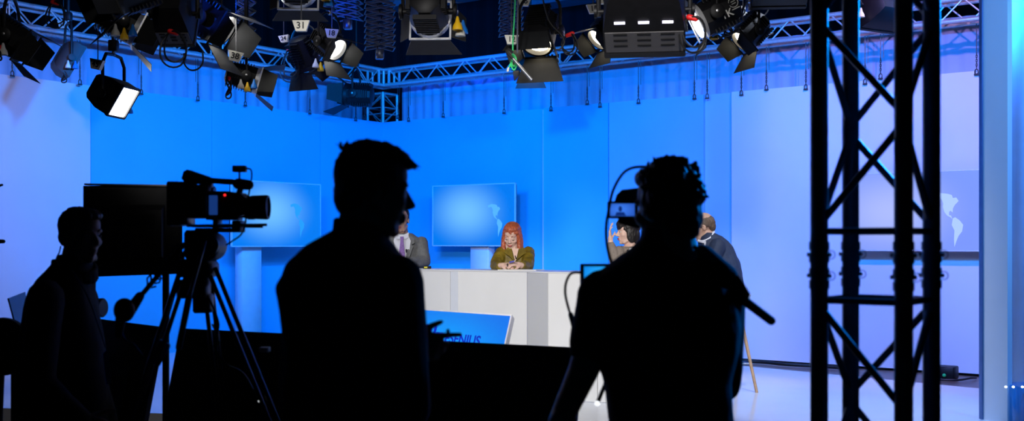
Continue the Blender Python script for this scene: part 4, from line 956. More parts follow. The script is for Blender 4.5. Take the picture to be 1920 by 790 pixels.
arm1 = [(sh, .060), (el, .047), (wr_, .030)]
arm1b = [(P(575, 520, 3.0), .055), (P(562, 760, 3.08), .045), (P(700, 740, 3.2), .03)]
def hand1(mb):
    hand(mb, wr_, V((1, .12, .02)), V((-.1, 1, -.25)), 1, (.06, .85, 1.05, 1.15), 1.0, (.80, .52, .05), .5)
    hand(mb, P(700, 740, 3.2), V((.9, .2, .1)), V((.2, .9, 0)), 1, (.5, .6, .7, .8))
def collar1(mb):
    R = basis(V((.93, .36, 0)))
    ring = []
    for i in range(24):
        a = 2*PI*i/24; ring.append(a)
    c = P(678, 424, D1)
    for i in range(24):
        a0, a1 = 2*PI*i/24, 2*PI*(i+1)/24; g = lambda a: c+R@V((.057*math.cos(a), .066*math.sin(a)+.0, -.006-.02*math.sin(a))); mb.cap(g(a0)-V((0, 0, .03)), g(a0), .012, .008, 8); mb.cap(g(a0), g(a1), .009, .009, 8)
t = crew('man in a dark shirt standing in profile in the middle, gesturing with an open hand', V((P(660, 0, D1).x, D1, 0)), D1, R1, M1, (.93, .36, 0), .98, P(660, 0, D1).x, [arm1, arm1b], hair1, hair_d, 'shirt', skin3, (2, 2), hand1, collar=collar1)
MB().cyl(wr_-V((.030, .0, 0)), wr_+V((-.008, .003, .0)), .035, n=18).build('wrist_band', blackmatte, t)
MB().ring(wr_+V((.122, .016, .036)), V((1, .14, .06)), [(0, .0105), (0, .0125), (.008, .0125), (.008, .0105)], 14).build('finger_ring', steel, t)
# --- the cameraman with the shoulder rig
D2 = 3.23; M2 = Mhead(P(1249, 393, D2), (-.62, .78, 0), 4, 0, 1.0)
R2 = [(425, 1206, 1290, .065, 0), (450, 1199, 1293, .072, 0), (470, 1178, 1305, .09, 0), (485, 1155, 1322, .105, 0), (500, 1134, 1340, .12, 0), (526, 1109, 1361, .135, 0), (566, 1093, 1379, .14, 0), (619, 1100, 1386, .14, 0), (660, 1120, 1381, .14, 0), (717, 1132, 1371, .14, 0), (790, 1140, 1375, .14, 0), (850, 1142, 1376, .14, 0), (890, 1150, 1368, .13, 0)]
def hair2(mb):
    q = lambda *p: M2@V(p); R = M2.to_3x3(); E = lambda c, r: mb.ell(q(*c), r, R, 20, 12)
    E((0, -.026, .046), (.083, .097, .090)); E((0, .02, .095), (.068, .072, .038)); E((0, -.066, -.025), (.066, .046, .075)); E((0, .06, .095), (.055, .03, .03))
    for k in (-1, 1): E((k*.072, -.02, .012), (.018, .05, .055))
    r = random.Random(11)
    for i in range(150):
        a, b = r.uniform(0, 2*PI), r.uniform(-.3, 1.35); n = V((math.cos(a)*math.cos(b), math.sin(a)*math.cos(b), math.sin(b)))
        if n.y > .5 and n.z < .5: continue
        p0 = q(n.x*.080, -.026+n.y*.094, .046+n.z*.088); tn = V((r.uniform(-1, 1), r.uniform(-1, 1), r.uniform(-1, 1)))
        mb.cap(p0, p0+(R@(n*.009+tn*.010)), .012, .007, 6)
    for i in range(14):
        p0 = q(r.uniform(-.04, .05), r.uniform(-.06, .06), .135); mb.cap(p0, p0+R@V((r.uniform(-.02, .02), r.uniform(-.02, .02), r.uniform(.008, .022))), .006, .0025, 6)
wL = P(1046, 800, 3.10)
arm2 = [(P(1128, 552, D2), .060), (P(1110, 650, D2), .052), (P(1092, 700, D2-.02), .044), (wL, .033)]
arm2b = [(P(1348, 556, D2), .062), (P(1352, 720, D2+.06), .048), (P(1250, 640, D2+.36), .030)]
def hand2(mb):
    hand(mb, wL, V((-.15, .25, -1)), V((.5, .9, 0)), 1, (.5, .6, .65, .7))
    hand(mb, P(1250, 640, D2+.36), V((-.5, .55, .6)), V((-.5, .5, -.8)), 1, (.9, 1.0, 1.0, 1.0))
t = crew('man in a dark T-shirt seen from behind, operating a shoulder camera rig', V((P(1258, 0, D2).x, D2, 0)), D2, R2, M2, (-.3, .95, 0), .94, P(1258, 0, D2).x, [arm2, arm2b], hair2, hair_d, 't_shirt', skin3, (1, 2), hand2, hairwr=strands(.006, 45, 3))
# --- the young man with the badge
D3 = 4.6; M3_ = Mhead(P(152, 443, D3), (.86, -.50, 0), 4, 0, .93)
R3 = [(478, 113, 166, .065, 0), (493, 103, 170, .08, 0), (507, 91, 173, .10, 0), (525, 76, 174, .12, 0), (554, 57, 173, .135, 0), (580, 50, 179, .14, 0), (640, 41, 191, .14, 0), (714, 34, 198, .14, 0), (790, 30, 207, .14, 0), (830, 32, 206, .14, 0), (850, 40, 198, .13, 0)]
def hair3(mb):
    q = lambda *p: M3_@V(p); R = M3_.to_3x3()*(1/.93); E = lambda c, r: mb.ell(q(*c), [a*.93 for a in r], R, 20, 12)
    E((0, -.026, .045), (.078, .094, .085)); E((0, .03, .096), (.062, .066, .030)); E((0, .066, .094), (.054, .034, .022)); E((0, -.062, .0), (.062, .046, .062))
    for k in (-1, 1): E((k*.066, -.024, .018), (.012, .040, .045)); mb.cap(q(k*.068, .014, .03), q(k*.069, .016, -.01), .008, .005)
arm3 = [(P(85, 560, 4.42), .062), (P(72, 720, 4.36), .050), (P(150, 790, 4.28), .032)]
arm3b = [(P(150, 560, 4.72), .058), (P(170, 700, 4.70), .046), (P(205, 800, 4.60), .030)]
def hand3(mb):
    hand(mb, P(150, 790, 4.28), V((.9, -.1, -.3)), V((.2, .8, -.5)), 1, (.5, .6, .6, .7)); hand(mb, P(205, 800, 4.60), V((.7, -.2, -.7)), V((-.4, .8, 0)), -1, (.5, .6, .6, .7))
def collar3(mb):
    c = P(140, 497, D3); R = basis(V((.86, -.5, 0)))
    for i in range(24):
        g = lambda a: c+R@V((.078*math.cos(a), .085*math.sin(a)+.0, .014-.045*max(0, math.sin(a)))); a0, a1 = 2*PI*i/24, 2*PI*(i+1)/24
        mb.cap(g(a0)-V((0, 0, .035)), g(a0), .014, .010, 8); mb.cap(g(a0), g(a1), .011, .011, 8)
t = crew('young man with a hanging badge, in a dark shirt before the large raised monitor', V((P(118, 0, D3).x, D3, 0)), D3, R3, M3_, (.8, -.4, 0), .86, P(118, 0, D3).x, [arm3, arm3b], hair3, hair_b, 'shirt', skin3, (2, 2), hand3, collar=collar3)
def eyes(t, M, brow=None, closed=False, lips=True, lipmat=None):
    R = M.to_3x3(); s = R.col[0].length; Rn = R*(1/s); q = lambda *p: M@V(p)
    for k in (-1, 1):
        if not closed:
            MB().ell(q(k*.030, .079, .006), [.012*s, .010*s, .006*s], Rn).build('eye', eyem, t, smooth=True); MB().ell(q(k*.030, .0865, .006), [.0055*s, .004*s, .0055*s], Rn).build('iris', irism, t, smooth=True)
        else:
            MB().tube([q(k*(.030+.016*x), .0895-.010*x*x, .000-.005*(1-x*x)) for x in (-1, -.5, 0, .5, 1)], [.0008*s, .0026*s, .0032*s, .003*s, .001*s], 6).build('eyelashes', irism, t, smooth=True)
        if brow: MB().tube([q(k*(.012+.036*x), .092-.018*x*x, .026+.009*math.sin(x*2.4)) for x in (0, .25, .5, .75, 1)], [.002*s, .0036*s, .0036*s, .003*s, .001*s], 6).build('eyebrow', brow, t, smooth=True)
    if lips:
        MB().tube([q(.024*x, .0985-.012*x*x, -.0575+.0025*abs(x)*(1-abs(x))*4-.0015) for x in (-1, -.6, -.25, 0, .25, .6, 1)], [.001*s, .0035*s, .0044*s, .0038*s, .0044*s, .0035*s, .001*s], 8).build('upper_lip', lipmat or lipm, t, smooth=True)
        MB().tube([q(.021*x, .0965-.011*x*x, -.0665-.0015*(1-x*x)) for x in (-1, -.5, 0, .5, 1)], [.001*s, .0042*s, .0052*s, .0042*s, .001*s], 8).build('lower_lip', lipmat or lipm, t, smooth=True)
eyes(t, M3_, hair_b, lips=False)
q = lambda x, y, z=0: P(x, y, 4.44+z)
MB().tube(curve_pts([P(134, 505, 4.46), P(166, 560, 4.42), P(184, 610, 4.44), P(198, 652, 4.45)]), .003, 6).build('lanyard', mat('lanyard', (.02, .03, .09), .7), t)
MB().loft([[P(x, y, 4.45+z) for x, y in ((193, 664), (201, 656), (208, 708), (208, 720), (199, 722))] for z in (0, .004)]).build('badge', mat('badge_blue', (.06, .13, .45), .35, 0, .1, 60), t)
MB().tube(curve_pts([P(114, 462, 4.52), P(111, 474, 4.50), P(106, 486, 4.5), P(112, 500, 4.5)]), .003, 6).build('earpiece_cord', mat('clear_cord', (.4, .5, .6), .2), t)
# ------------------------------------------------------------------ shoulder rig of the cameraman
D = 3.62
RG = thing('shoulder_rig', 'black shoulder camera rig with two small displays carried by the man in the T-shirt', 'camera rig', P(1250, 560, 3.5))
lcd = screen_mat('rig_display', (.02, .10, .55), (.05, .22, .95), .9, .4, .5, .8); lcd2 = screen_mat('rig_monitor_display', (.0, .20, .80), (.02, .40, 1.0), 1.0, .5, .6, .8)
def rp(x0, y0, x1, y1, d, dep, m, nm, bev=.004, smooth='auto'):
    c = P((x0+x1)/2, (y0+y1)/2, d); return MB().box(c, (abs(x1-x0)/F*d, dep, abs(y1-y0)/F*d), None, bev).build(nm, m, RG, smooth)
f1 = rp(1139, 378, 1196, 410, D, .022, plastic, 'viewfinder_screen_case'); rp(1144, 382, 1190, 405.5, D-.012, .002, lcd, 'viewfinder_display', 0, False)
MB().ell(P(1163, 392, D-.0135), (.006, .001, .009)).build('picture_head', mat('picture_dark', (.01, .02, .1), .5, 0, 0, emis=(.005, .03, .22, .8)), RG); MB().loft([[P(x, y, D-.0135+z) for x, y in ((1153, 405), (1156, 398), (1170, 398), (1174, 405))] for z in (0, .001)]).build('picture_shoulders', MATS['picture_dark'], RG)
MB().loft([[P(x, y, D+z) for x, y in ((1156, 366), (1166, 356), (1200, 352), (1206, 378), (1152, 378))] for z in (-.02, .05)]).build('viewfinder_hood', plastic, RG)
MB().cap(P(1165, 414, D+.02), P(1195, 420, D+.02), .012, .016).build('viewfinder_arm', plastic, RG)
rp(1088, 495, 1165, 540, 3.50, .03, plastic, 'monitor_case'); rp(1095, 500, 1160, 534, 3.484, .003, lcd2, 'monitor_display', 0, False)
MB().tube(curve_pts([P(x, y, 3.5) for x, y in ((1215, 313), (1190, 314), (1172, 322), (1158, 340), (1148, 362), (1143, 385), (1137, 420), (1137, 450), (1142, 478), (1150, 500))], 6), .0045, 6).build('viewfinder_cable', cable, RG)
MB().tube(curve_pts([P(x, y, 3.48) for x, y in ((1092, 512), (1078, 511), (1068, 516), (1061, 532), (1060, 552), (1065, 575), (1070, 592), (1075, 610), (1083, 640), (1095, 668))], 6), .0042, 6).build('monitor_cable', cable, RG)
MB().cap(P(1070, 590, 3.48), P(1075, 612, 3.48), .008, .007).build('cable_connector', plastic, RG)
rp(1222, 440, 1292, 520, D+.05, .34, plastic, 'camera_body', .02)
MB().lathe(P(1252, 475, D+.2), (-.1, .98, -.05), [(0, .045), (.12, .05), (.125, .056), (.2, .058), (.205, .05)], 22).build('lens', hoodm, RG)
for k in (0, 1): MB().cyl(P(1225+k*40, 545, 3.55)+V((0, -.25, 0)), P(1200+k*40, 545, 3.55)+V((-.1, .35, 0)), .008, n=10).build('rig_rod', black, RG)
MB().cap(P(1318, 478, 3.18), P(1362, 520, 3.12), .030, .034).build('shoulder_pad', mat('pad_foam', (.012, .012, .014), .95), RG)
MB().tube(curve_pts([P(x, y, 3.12) for x, y in ((1300, 462), (1322, 478), (1345, 498), (1368, 515), (1380, 525))]), .006, 6).build('strap', cable, RG)
MB().loft([[P(x, y, 3.12+z) for x, y in ((1366, 524), (1384, 516), (1400, 540), (1407, 552), (1399, 572), (1380, 576), (1366, 560))] for z in (-.03, .03)]).build('grip_mount', plastic, RG)
MB().cap(P(1385, 556, 3.12), P(1446, 602, 3.10), .0135, .0125, 16).build('grip_handle', MATS['grip_rubber'], RG)
MB().cyl(P(1300, 555, 3.5), P(1384, 550, 3.12), .010).build('rig_arm', black, RG)
MB().cyl(P(1250, 545, 3.5), P(1340, 505, 3.16), .010).build('rig_arm', black, RG)
MB().ell(P(1120, 757, 3.3), .007).build('indicator_light', MATS['led_white'], RG); MB().cyl(P(1120, 757, 3.31), P(1200, 560, 3.5), .006, n=8).build('cable_tail', cable, RG)
# ------------------------------------------------------------------ presenters
SEATZ = ST+.75
def presenter(label, d, M, rows, arms, sleeve_m, hairfn, hairm, hands, name='jacket', sk=skin, fem=False, face=(0, -1, 0), inset=.012, trous=None, stoolat=None, wr=None, neckto=None, hairwr=None, vox=.0055):
    cx = P((rows[-1][1]+rows[-1][2])/2, 0, d).x; t = thing('person', label, 'person', V((cx, d, ST)))
    f = V(face).normalized(); s = f.cross(V((0, 0, 1))); hp = V((cx, d, SEATZ+.10)) if not stoolat else V((stoolat[0], stoolat[1], SEATZ+.10))
    mb = MB(); head(mb, M, fem); torso(mb, rows, d, inset)
    c0 = P((rows[0][1]+rows[0][2])/2, rows[0][0]+8, d); mb.cap(M@V((0, -.045, -.16)), c0, .046 if fem else .055, .06)
    for ar in arms:
        for (p0, r0), (p1, r1) in zip(ar, ar[1:]): mb.cap(p0, p1, r0, r1, 12)
    for h_ in hands: hand(mb, *h_)
    hips = [hp+s*k*.09 for k in (-1, 1)]; kn = [hp+s*k*.11+f*.42-V((0, 0, .05)) for k in (-1, 1)]; an = [hp+s*k*.10+f*.30-V((0, 0, .50)) for k in (-1, 1)]
    lc = P((rows[-1][1]+rows[-1][2])/2, rows[-1][0], d); mb.cap(lc, hp, .12, .12); legs(mb, hips, kn, an, (.075, .052, .04))
    fuse('body', mb, sk, t, vox, 4)
    mb = MB(); torso(mb, rows, d)
    for ar in arms:
        for (p0, r0), (p1, r1) in list(zip(ar, ar[1:])):
            e = 1 if (p1, r1) != ar[-1] else .86
            mb.cap(p0, V(p0).lerp(V(p1), e), r0+.012, r1+.012, 14)
    fuse(name, mb, sleeve_m, t, vox+.0008, 4, wr or folds(.006, 14, d*3))
    mb = MB(); mb.cap(lc, hp, .135, .14); legs(mb, hips, kn, an, (.088, .064, .052)); fuse('trousers', mb, trous or darktrouser, t, .010, 4)
    for a in an:
        mb = MB(); mb.cap(a-V((0, 0, .055)), a+f*.17-V((0, 0, .065)), .04, .03); fuse('shoe', mb, shoem, t, .008, 3)
    mb = MB(); hairfn(mb); fuse('hair', mb, hairm, t, .0045, 2, hairwr or strands(.003, 70))
    return t
# red-haired woman
D = 10.45; MR = Mhead(P(959.5, 444, D-.03), (-.22, -1, 0), 19, -4, .96)
olive = mat('olive_blouse', (.20, .140, .010), .55, 0, .45, 14, .3); redhair = mat('copper_hair', (.44, .105, .045), .38, 0, .35, 90, .3)
RR = [(465, 953, 982, .055, 0), (468, 944, 990, .08, 0), (474, 935, 997, .10, 0), (482, 933, 998, .115, 0), (495, 935, 997, .12, 0), (508, 937, 996, .12, 0), (530, 938, 994, .12, 0), (550, 940, 992, .13, 0)]
hw = [P(947, 500, 10.02), P(966, 500, 10.0)]
armsR = [[(P(940, 474, D), .048), (P(928, 498.5, D-.20), .040), (hw[0]+V((-.03, .05, .005)), .026)], [(P(991, 474, D), .048), (P(990, 498, D-.22), .040), (hw[1]+V((.05, .05, .005)), .026)]]
handsR = [(hw[0]+V((-.03, .04, .01)), V((.75, -.55, .06)), V((.5, .2, -.8)), -1, (.7, .8, .9, .9), .92, (.8, .5, .5)), (hw[1]+V((.045, .04, .014)), V((-.75, -.55, .14)), V((-.5, .2, -.75)), 1, (.6, .7, .8, .9), .92, (.8, .5, .5))]
def hairR(mb):
    q = lambda *p: MR@V(p); R = MR.to_3x3()*(1/.93); E = lambda c, r: mb.ell(q(*c), r, R, 18, 12)
    E((0, -.028, .048), (.084, .096, .086)); E((0, .012, .092), (.070, .076, .040)); E((0, -.07, -.03), (.082, .05, .09))
    up_ = V((0, 0, 1))
    for k in (-1, 1):
        for j, (x, y) in enumerate(((.076, .022), (.084, .004), (.086, -.025), (.078, -.06))):
            a = q(k*x*.86, y, .06); b = q(k*x, y-.004, -.035); c = V(q(k*x*1.05, y, -.05))+V((k*-.0, 0, -.055-.012*j)); mb.cap(a, b, .016, .020, 10); mb.cap(b, c, .020, .021, 10); e = c+V((-k*.02*(1 if j % 2 else -1), -.02, -.06)); mb.cap(c, e, .022, .009, 10)
    for i in range(9):                                       # fringe swept to one side
        x = -.062+.0145*i; mb.cap(q(.02+x*.35, .050, .116), q(x*1.06-.004, .084-abs(x)*.55, .058+.010*(x > 0)-.001*(i % 2)), .012, .0105, 8)
PR = presenter('red-haired woman in an olive blouse looking down at her hands at the desk', D, MR, RR, armsR, olive, hairR, redhair, handsR, 'blouse', skin2, True, wr=folds(.011, 17, 4), hairwr=strands(.003, 75, 5))
eyes(PR, MR, mat('copper_brow', (.30, .09, .04), .6), closed=True)
c_ = P(966, 474, D-.10)
for k in (-1, 1): MB().prism([P(966+k*2, 489, D-.140), P(966+k*7, 468, D-.105), P(966+k*14, 464, D-.07), P(966+k*21, 474, D-.115), P(966+k*12, 480, D-.138)], V((k*.3, -1, .2)), .008).build('collar', olive, PR)
MB().prism([P(959.5, 466, D-.100), P(972.5, 466, D-.100), P(968, 487, D-.139), P(966, 490, D-.141)], V((0, -1, .15)), .010).build('neckline', skin2, PR, label='skin showing in the open neckline')
MB().cap(P(967.5, 485, D-.15), P(966, 480, D-.147), .006, .004).build('microphone', blackmatte, PR)
pen = thing('pen', 'blue pen held in the fingers of the red-haired woman', 'pen', P(960, 495, 9.95)); MB().cyl(P(955, 492.5, 9.93), P(964, 490, 9.93), .007, n=10).build('barrel', mat('pen_blue', (.02, .03, .45), .35), pen); MB().cyl(P(964, 490, 9.93), P(966.5, 489.4, 9.93), .004, .002, n=8).build('tip', whitem, pen)
MB().ring(P(951, 497, 9.95), V((1, -.4, 0)), [(0, .0105), (0, .0125), (.006, .0125), (.006, .0105)], 12).build('finger_ring', irism, PR)
clone_stool('wooden-legged bar stool under the red-haired woman', V((.02, D+.02, ST)), .3)
# man in the grey suit
D = 10.95; MG = Mhead(P(752, 413, D), (-.1, -1, 0), 6, 0, 1.0)
greysuit = mat('grey_suit_wool', (.15, .155, .16), .75, 0, .12, 50, .15); whiteshirt = mat('white_shirt', (.75, .77, .85), .65, 0, .03)
RG_ = [(438, 736, 772, .07, 0), (444, 724, 783, .09, 0), (450, 715, 791, .105, 0), (462, 710, 796, .12, 0), (480, 710, 796, .125, 0), (505, 712, 794, .13, 0), (530, 714, 792, .13, 0), (545, 718, 788, .13, 0)]
armsG = [[(P(716, 456, D), .055), (P(706, 491, D-.12), .048), (P(748, 496, D-.32), .032)], [(P(790, 456, D), .055), (P(796, 490, D-.12), .048), (P(760, 494, D-.36), .032)]]
handsG = [(P(748, 496, D-.32), V((.9, -.2, 0)), V((.1, .3, -1)), -1, (.3, .4, .4, .5)), (P(760, 494, D-.36), V((-.9, .0, .05)), V((0, .3, -1)), 1, (.4, .4, .5, .5))]
def hairG(mb):
    q = lambda *p: MG@V(p); R = MG.to_3x3(); E = lambda c, r: mb.ell(q(*c), r, R, 18, 12)
    E((0, -.03, .05), (.078, .092, .082)); E((0, -.07, .0), (.066, .04, .06))
    for k in (-1, 1): E((k*.068, -.02, .015), (.010, .035, .04))
PG = presenter('man in a grey suit and purple tie seated behind the desk', D, MG, RG_, armsG, greysuit, hairG, hair_d, handsG, 'suit_jacket', skin, False, wr=folds(.007, 12, 8))
eyes(PG, MG, hair_d)
fy = D-.135
MB().loft([[P(x, y, d_+z) for x, y, d_ in ((741, 440, D-.085), (765, 440, D-.085), (770, 452, D-.115), (766, 482, D-.14), (759, 503, D-.15), (750, 503, D-.15), (742, 470, D-.135), (738, 452, D-.115))] for z in (-.012, .012)]).build('shirt', whiteshirt, PG)
for k in (-1, 1):
    x0 = 753.5
    MB().prism([P(x0, 445, D-.125), P(x0+k*4, 440, D-.10), P(x0+k*13, 436, D-.085), P(x0+k*12, 446, D-.115), P(x0+k*5, 449, D-.13)], V((k*.3, -1, .1)), .008).build('shirt_collar', whiteshirt, PG)
    MB().prism([P(x0+k*(12), 439, D-.09), P(x0+k*22, 446, D-.11), P(x0+k*24, 456, D-.128), P(x0+k*18, 459, D-.135), P(x0+k*21, 463, D-.14), P(x0+k*8, 500, D-.16), P(x0+k*7, 490, D-.16)], V((k*.15, -1, 0)), .010).build('lapel', greysuit, PG)
tiem = mat('purple_tie', (.16, .035, .36), .45, 0, .5, 160)
MB().loft([[P(x, y, d_+z) for x, y, d_ in ((750, 444, D-.128), (757, 444, D-.128), (756, 449, D-.14), (759, 475, D-.155), (759, 497, D-.165), (754, 502, D-.165), (748.5, 496, D-.165), (748.5, 470, D-.153), (751, 449, D-.14))] for z in (-.012, .0)]).build('tie', tiem, PG)
MB().cap(P(762, 469, D-.165), P(762, 473, D-.165), .009, .006).build('microphone', blackmatte, PG)
clone_stool('wooden-legged bar stool under the man in the grey suit', V((P(753, 0, D).x, D, ST)), .1)
# dark-haired woman behind the cameraman's rig
D = 9.95; MW = Mhead(P(1176, 436, D), (-.97, -.25, 0), 2, 0, .92)
taupe = mat('taupe_jacket', (.22, .18, .15), .75, 0, .12, 60, .15)
RW = [(462, 1163, 1192, .055, 0), (467, 1156, 1200, .08, 0), (475, 1152, 1206, .10, 0), (490, 1150, 1208, .115, 0), (520, 1152, 1206, .12, 0), (545, 1154, 1204, .12, 0)]
wW = P(1144.5, 451, D-.08)
armsW = [[(P(1160, 473, D-.06), .046), (P(1155, 497, D-.12), .042), (wW-V((0, 0, .02)), .027)], [(P(1204, 473, D), .046), (P(1206, 500, D-.1), .042), (P(1180, 500, D-.25), .027)]]
handsW = [(wW, V((-.05, .05, 1)), V((.9, -.2, .1)), 1, (.15, .3, .35, .45), .92, (.5, .8, .4), 1.6), (P(1180, 500, D-.25), V((-.9, -.2, 0)), V((0, .3, -1)), 1, (.4, .4, .4, .4))]
def hairW(mb):
    q = lambda *p: MW@V(p); R = MW.to_3x3()*(1/.92); E = lambda c, r: mb.ell(q(*c), r, R, 18, 12)
    E((0, -.028, .050), (.082, .098, .086)); E((0, .04, .082), (.064, .062, .040)); E((0, -.07, -.03), (.074, .05, .085)); E((0, .078, .060), (.050, .020, .030))
    for k in (-1, 1): E((k*.070, -.02, -.02), (.018, .05, .075))
PW = presenter('dark-haired woman in a taupe jacket raising her hand beside the rig display', D, MW, RW, armsW, taupe, hairW, hair_d, handsW, 'jacket', skin2, True, (-.9, -.35, 0), wr=folds(.006, 14, 2))
eyes(PW, MW, hair_d)
MB().prism([P(1180, 466, D-.10), P(1190, 464, D-.08), P(1192, 490, D-.13), P(1180, 490, D-.135)], V((0, -1, 0)), .012).build('top', whiteshirt, PW); MB().cap(P(1177, 470, D-.125), P(1178, 474, D-.13), .008, .006).build('microphone', blackmatte, PW)
clone_stool('wooden-legged bar stool under the dark-haired woman in taupe', V((P(1182, 0, D).x, D, ST)), .7)
# man in the navy jacket leaning on the desk end
D = 9.80; MN = Mhead(P(1317, 426, D), (-.93, .10, 0), 14, 0, 1.0)
navy = mat('navy_jacket', (.018, .032, .075), .7, 0, .12, 40, .15)
RN = [(437, 1316, 1341, .07, 0), (444, 1311, 1354, .10, 0), (454, 1309, 1366, .13, 0), (468, 1309, 1375, .16, 0), (490, 1310, 1385, .18, 0), (515, 1314, 1391, .18, 0), (540, 1322, 1395, .17, 0), (562, 1330, 1397, .16, 0), (572, 1336, 1393, .14, 0)]
armsN = [[(P(1345, 462, D-.15), .060), (P(1328, 505, D-.26), .050), (P(1285, 500, D-.40), .032)], [(P(1330, 462, D+.16), .058), (P(1306, 505, D+.10), .048), (P(1270, 500, D-.10), .032)]]
handsN = [(P(1285, 500, D-.40), V((-.9, .1, .0)), V((0, .3, -1)), 1, (.4, .4, .4, .5)), (P(1270, 500, D-.1), V((-.9, -.2, 0)), V((0, .2, -1)), -1, (.4, .4, .4, .5))]
greyhair = mat('greying_brown_hair', (.13, .085, .06), .55, 0, .35, 80)
def hairN(mb):
    q = lambda *p: MN@V(p); R = MN.to_3x3(); E = lambda c, r: mb.ell(q(*c), r, R, 18, 12)
    E((0, -.060, .025), (.072, .060, .070)); E((0, -.075, -.005), (.062, .042, .06))
    for k in (-1, 1): E((k*.062, -.028, .030), (.016, .055, .045)); E((k*.068, .012, .018), (.010, .022, .030))
PN = presenter('bald-topped man with glasses in a navy jacket leaning forward on a bar stool', D, MN, RN, armsN, navy, hairN, greyhair, handsN, 'suit_jacket', skin, False, (-.95, -.3, 0), stoolat=(1.86, 9.93), wr=folds(.006, 12, 6), trous=mat('navy_trousers', (.015, .02, .04), .8))
eyes(PN, MN, None, lips=False)
q = lambda *p: MN@V(p); mb = MB()
for k in (-1, 1):
    mb.tube([q(k*.032+.021*math.cos(a), .104-.004*abs(math.cos(a)), .004+.016*math.sin(a)) for a in [2*PI*i/20 for i in range(20)]], .0018, 6, closed=True); mb.tube([q(k*.054, .100, .008), q(k*.068, .07, .010), q(k*.080, .0, .008), q(k*.079, -.012, -.002)], .0022, 6)
mb.tube([q(-.012, .104, .008), q(0, .110, .011), q(.012, .104, .008)], .0018, 6); mb.build('glasses', mat('glasses_frame', (.03, .02, .02), .35), PN)
MB().tube(curve_pts([P(1309, 452, D-.10), P(1318, 453, D-.13), P(1330, 448, D-.105), P(1337, 438, D-.06), P(1338, 434, D)]), [.012]*33, 8).build('shirt_collar', whiteshirt, PN)
MB().loft([[P(x, y, D-.15+z) for x, y in ((1317, 454), (1324, 452), (1322, 474), (1316, 490), (1312, 484), (1315, 466))] for z in (-.02, .012)]).build('shirt_front', whiteshirt, PN)
MB().loft([[P(x, y, D-.172+z) for x, y in ((1316.5, 456), (1320, 456), (1320, 470), (1316, 486), (1313, 480), (1316, 466))] for z in (-.006, .004)]).build('tie', mat('dark_tie', (.02, .025, .05), .5, 0, .3, 120), PN)
MB().prism([P(1322, 452, D-.15), P(1332, 447, D-.13), P(1338, 460, D-.17), P(1318, 492, D-.20), P(1320, 474, D-.185)], V((-.2, -1, 0)), .012).build('lapel', navy, PN)
# ------------------------------------------------------------------ light
def spot(p, tgt, power, col, ang, blend=.6, size=.08):
    l = bpy.data.lights.new('stage_or_fill_light', 'SPOT'); l.energy = power; l.color = col; l.spot_size = math.radians(ang); l.spot_blend = blend; l.shadow_soft_size = size
    o = bpy.data.objects.new('stage_or_fill_light', l); COL.objects.link(o); o.location = p; o.rotation_euler = (V(tgt)-V(p)).to_track_quat('-Z', 'Y').to_euler(); o['kind'] = 'structure'
BL = (.0, .235, 1.0)
def wall_pt(wf, px, off, z): q = wf(px, off); return V((q.x, q.y, z))
for px, pw in ((1150, 1.0), (1450, 1.0), (1800, .8), (880, 1.0)):
    spot(wall_pt(rw, px, 4.4, 3.75), wall_pt(rw, px, 0, 2.3), 610*pw, BL, 100, .9)
for px, pw in ((640, 1.0), (460, 1.0), (345, 1.0)):
    spot(wall_pt(lw, px, 4.4, 3.75), wall_pt(lw, px, 0, 2.3), 575*pw, BL, 100, .9)
# lavender-white wash on the outer panels
spot(wall_pt(rw, 1750, 4.5, 5.2), wall_pt(rw, 1680, 0, 1.2), 640, (.78, .40, 1.0), 82, .9)
spot(wall_pt(lw, -30, 4.5, 3.7), wall_pt(lw, -40, 0, 1.6), 270, (.80, .60, 1.0), 66, .9)
# key light on the presenters' desk and the stage
KEY = (1.0, .97, .95)
for x, y, z, tx, ty, tz, pw, an in ((-1.25, .5, 3.9, -.45, 10.2, 1.0, 1500, 24), (.05, .5, 3.9, .9, 10.0, 1.0, 1500, 24), (-3.2, 8.2, 5.0, .0, 10.4, 1.3, 180, 34), (4.4, 8.0, 5.0, 1.8, 10.0, 1.3, 220, 34)):
    spot((x, y, z), (tx, ty, tz), pw, KEY, an, .7, .2)
spot((1.9, 7.6, 5.2), (2.45, 9.4, .2), 700, (.72, .80, 1.0), 46, .8, .15)
spot((-2.5, 9.5, 5.3), (-2.5, 10.5, .2), 250, (.7, .8, 1.0), 60, .8, .15)
spot((2.0, 5.2, 4.8), (3.6, 8.2, 1.9), 620, (.07, .36, 1.0), 56, .8, .2)
spot((4.4, 5.4, 4.6), (4.15, 8.7, 1.7), 560, (.10, .34, 1.0), 50, .8, .2)
spot((2.6, 5.2, 2.7), (1.15, 3.15, 1.65), 800, (.0, .24, 1.0), 28, .8, .15)
spot((-.3, 2.2, 5.3), (-.3, 8.4, 3.45), 130, (1, .95, .9), 78, .5, .15)  # added fill from behind the camera, brightens number cards and lamp backs
spot((-2.7, 7.4, 3.3), (-.95, 10.4, 4.0), 190, (.0, .08, 1.0), 58, .7, .1)
spot((-.6, 14.0, 4.5), (-.6, 20.3, 5.9), 700, (.0, .10, 1.0), 60, .7, .1)
w = bpy.data.worlds.new('studio'); sc.world = w; w.use_nodes = True
w.node_tree.nodes['Background'].inputs[0].default_value = (.02, .05, .2, 1); w.node_tree.nodes['Background'].inputs[1].default_value = .004
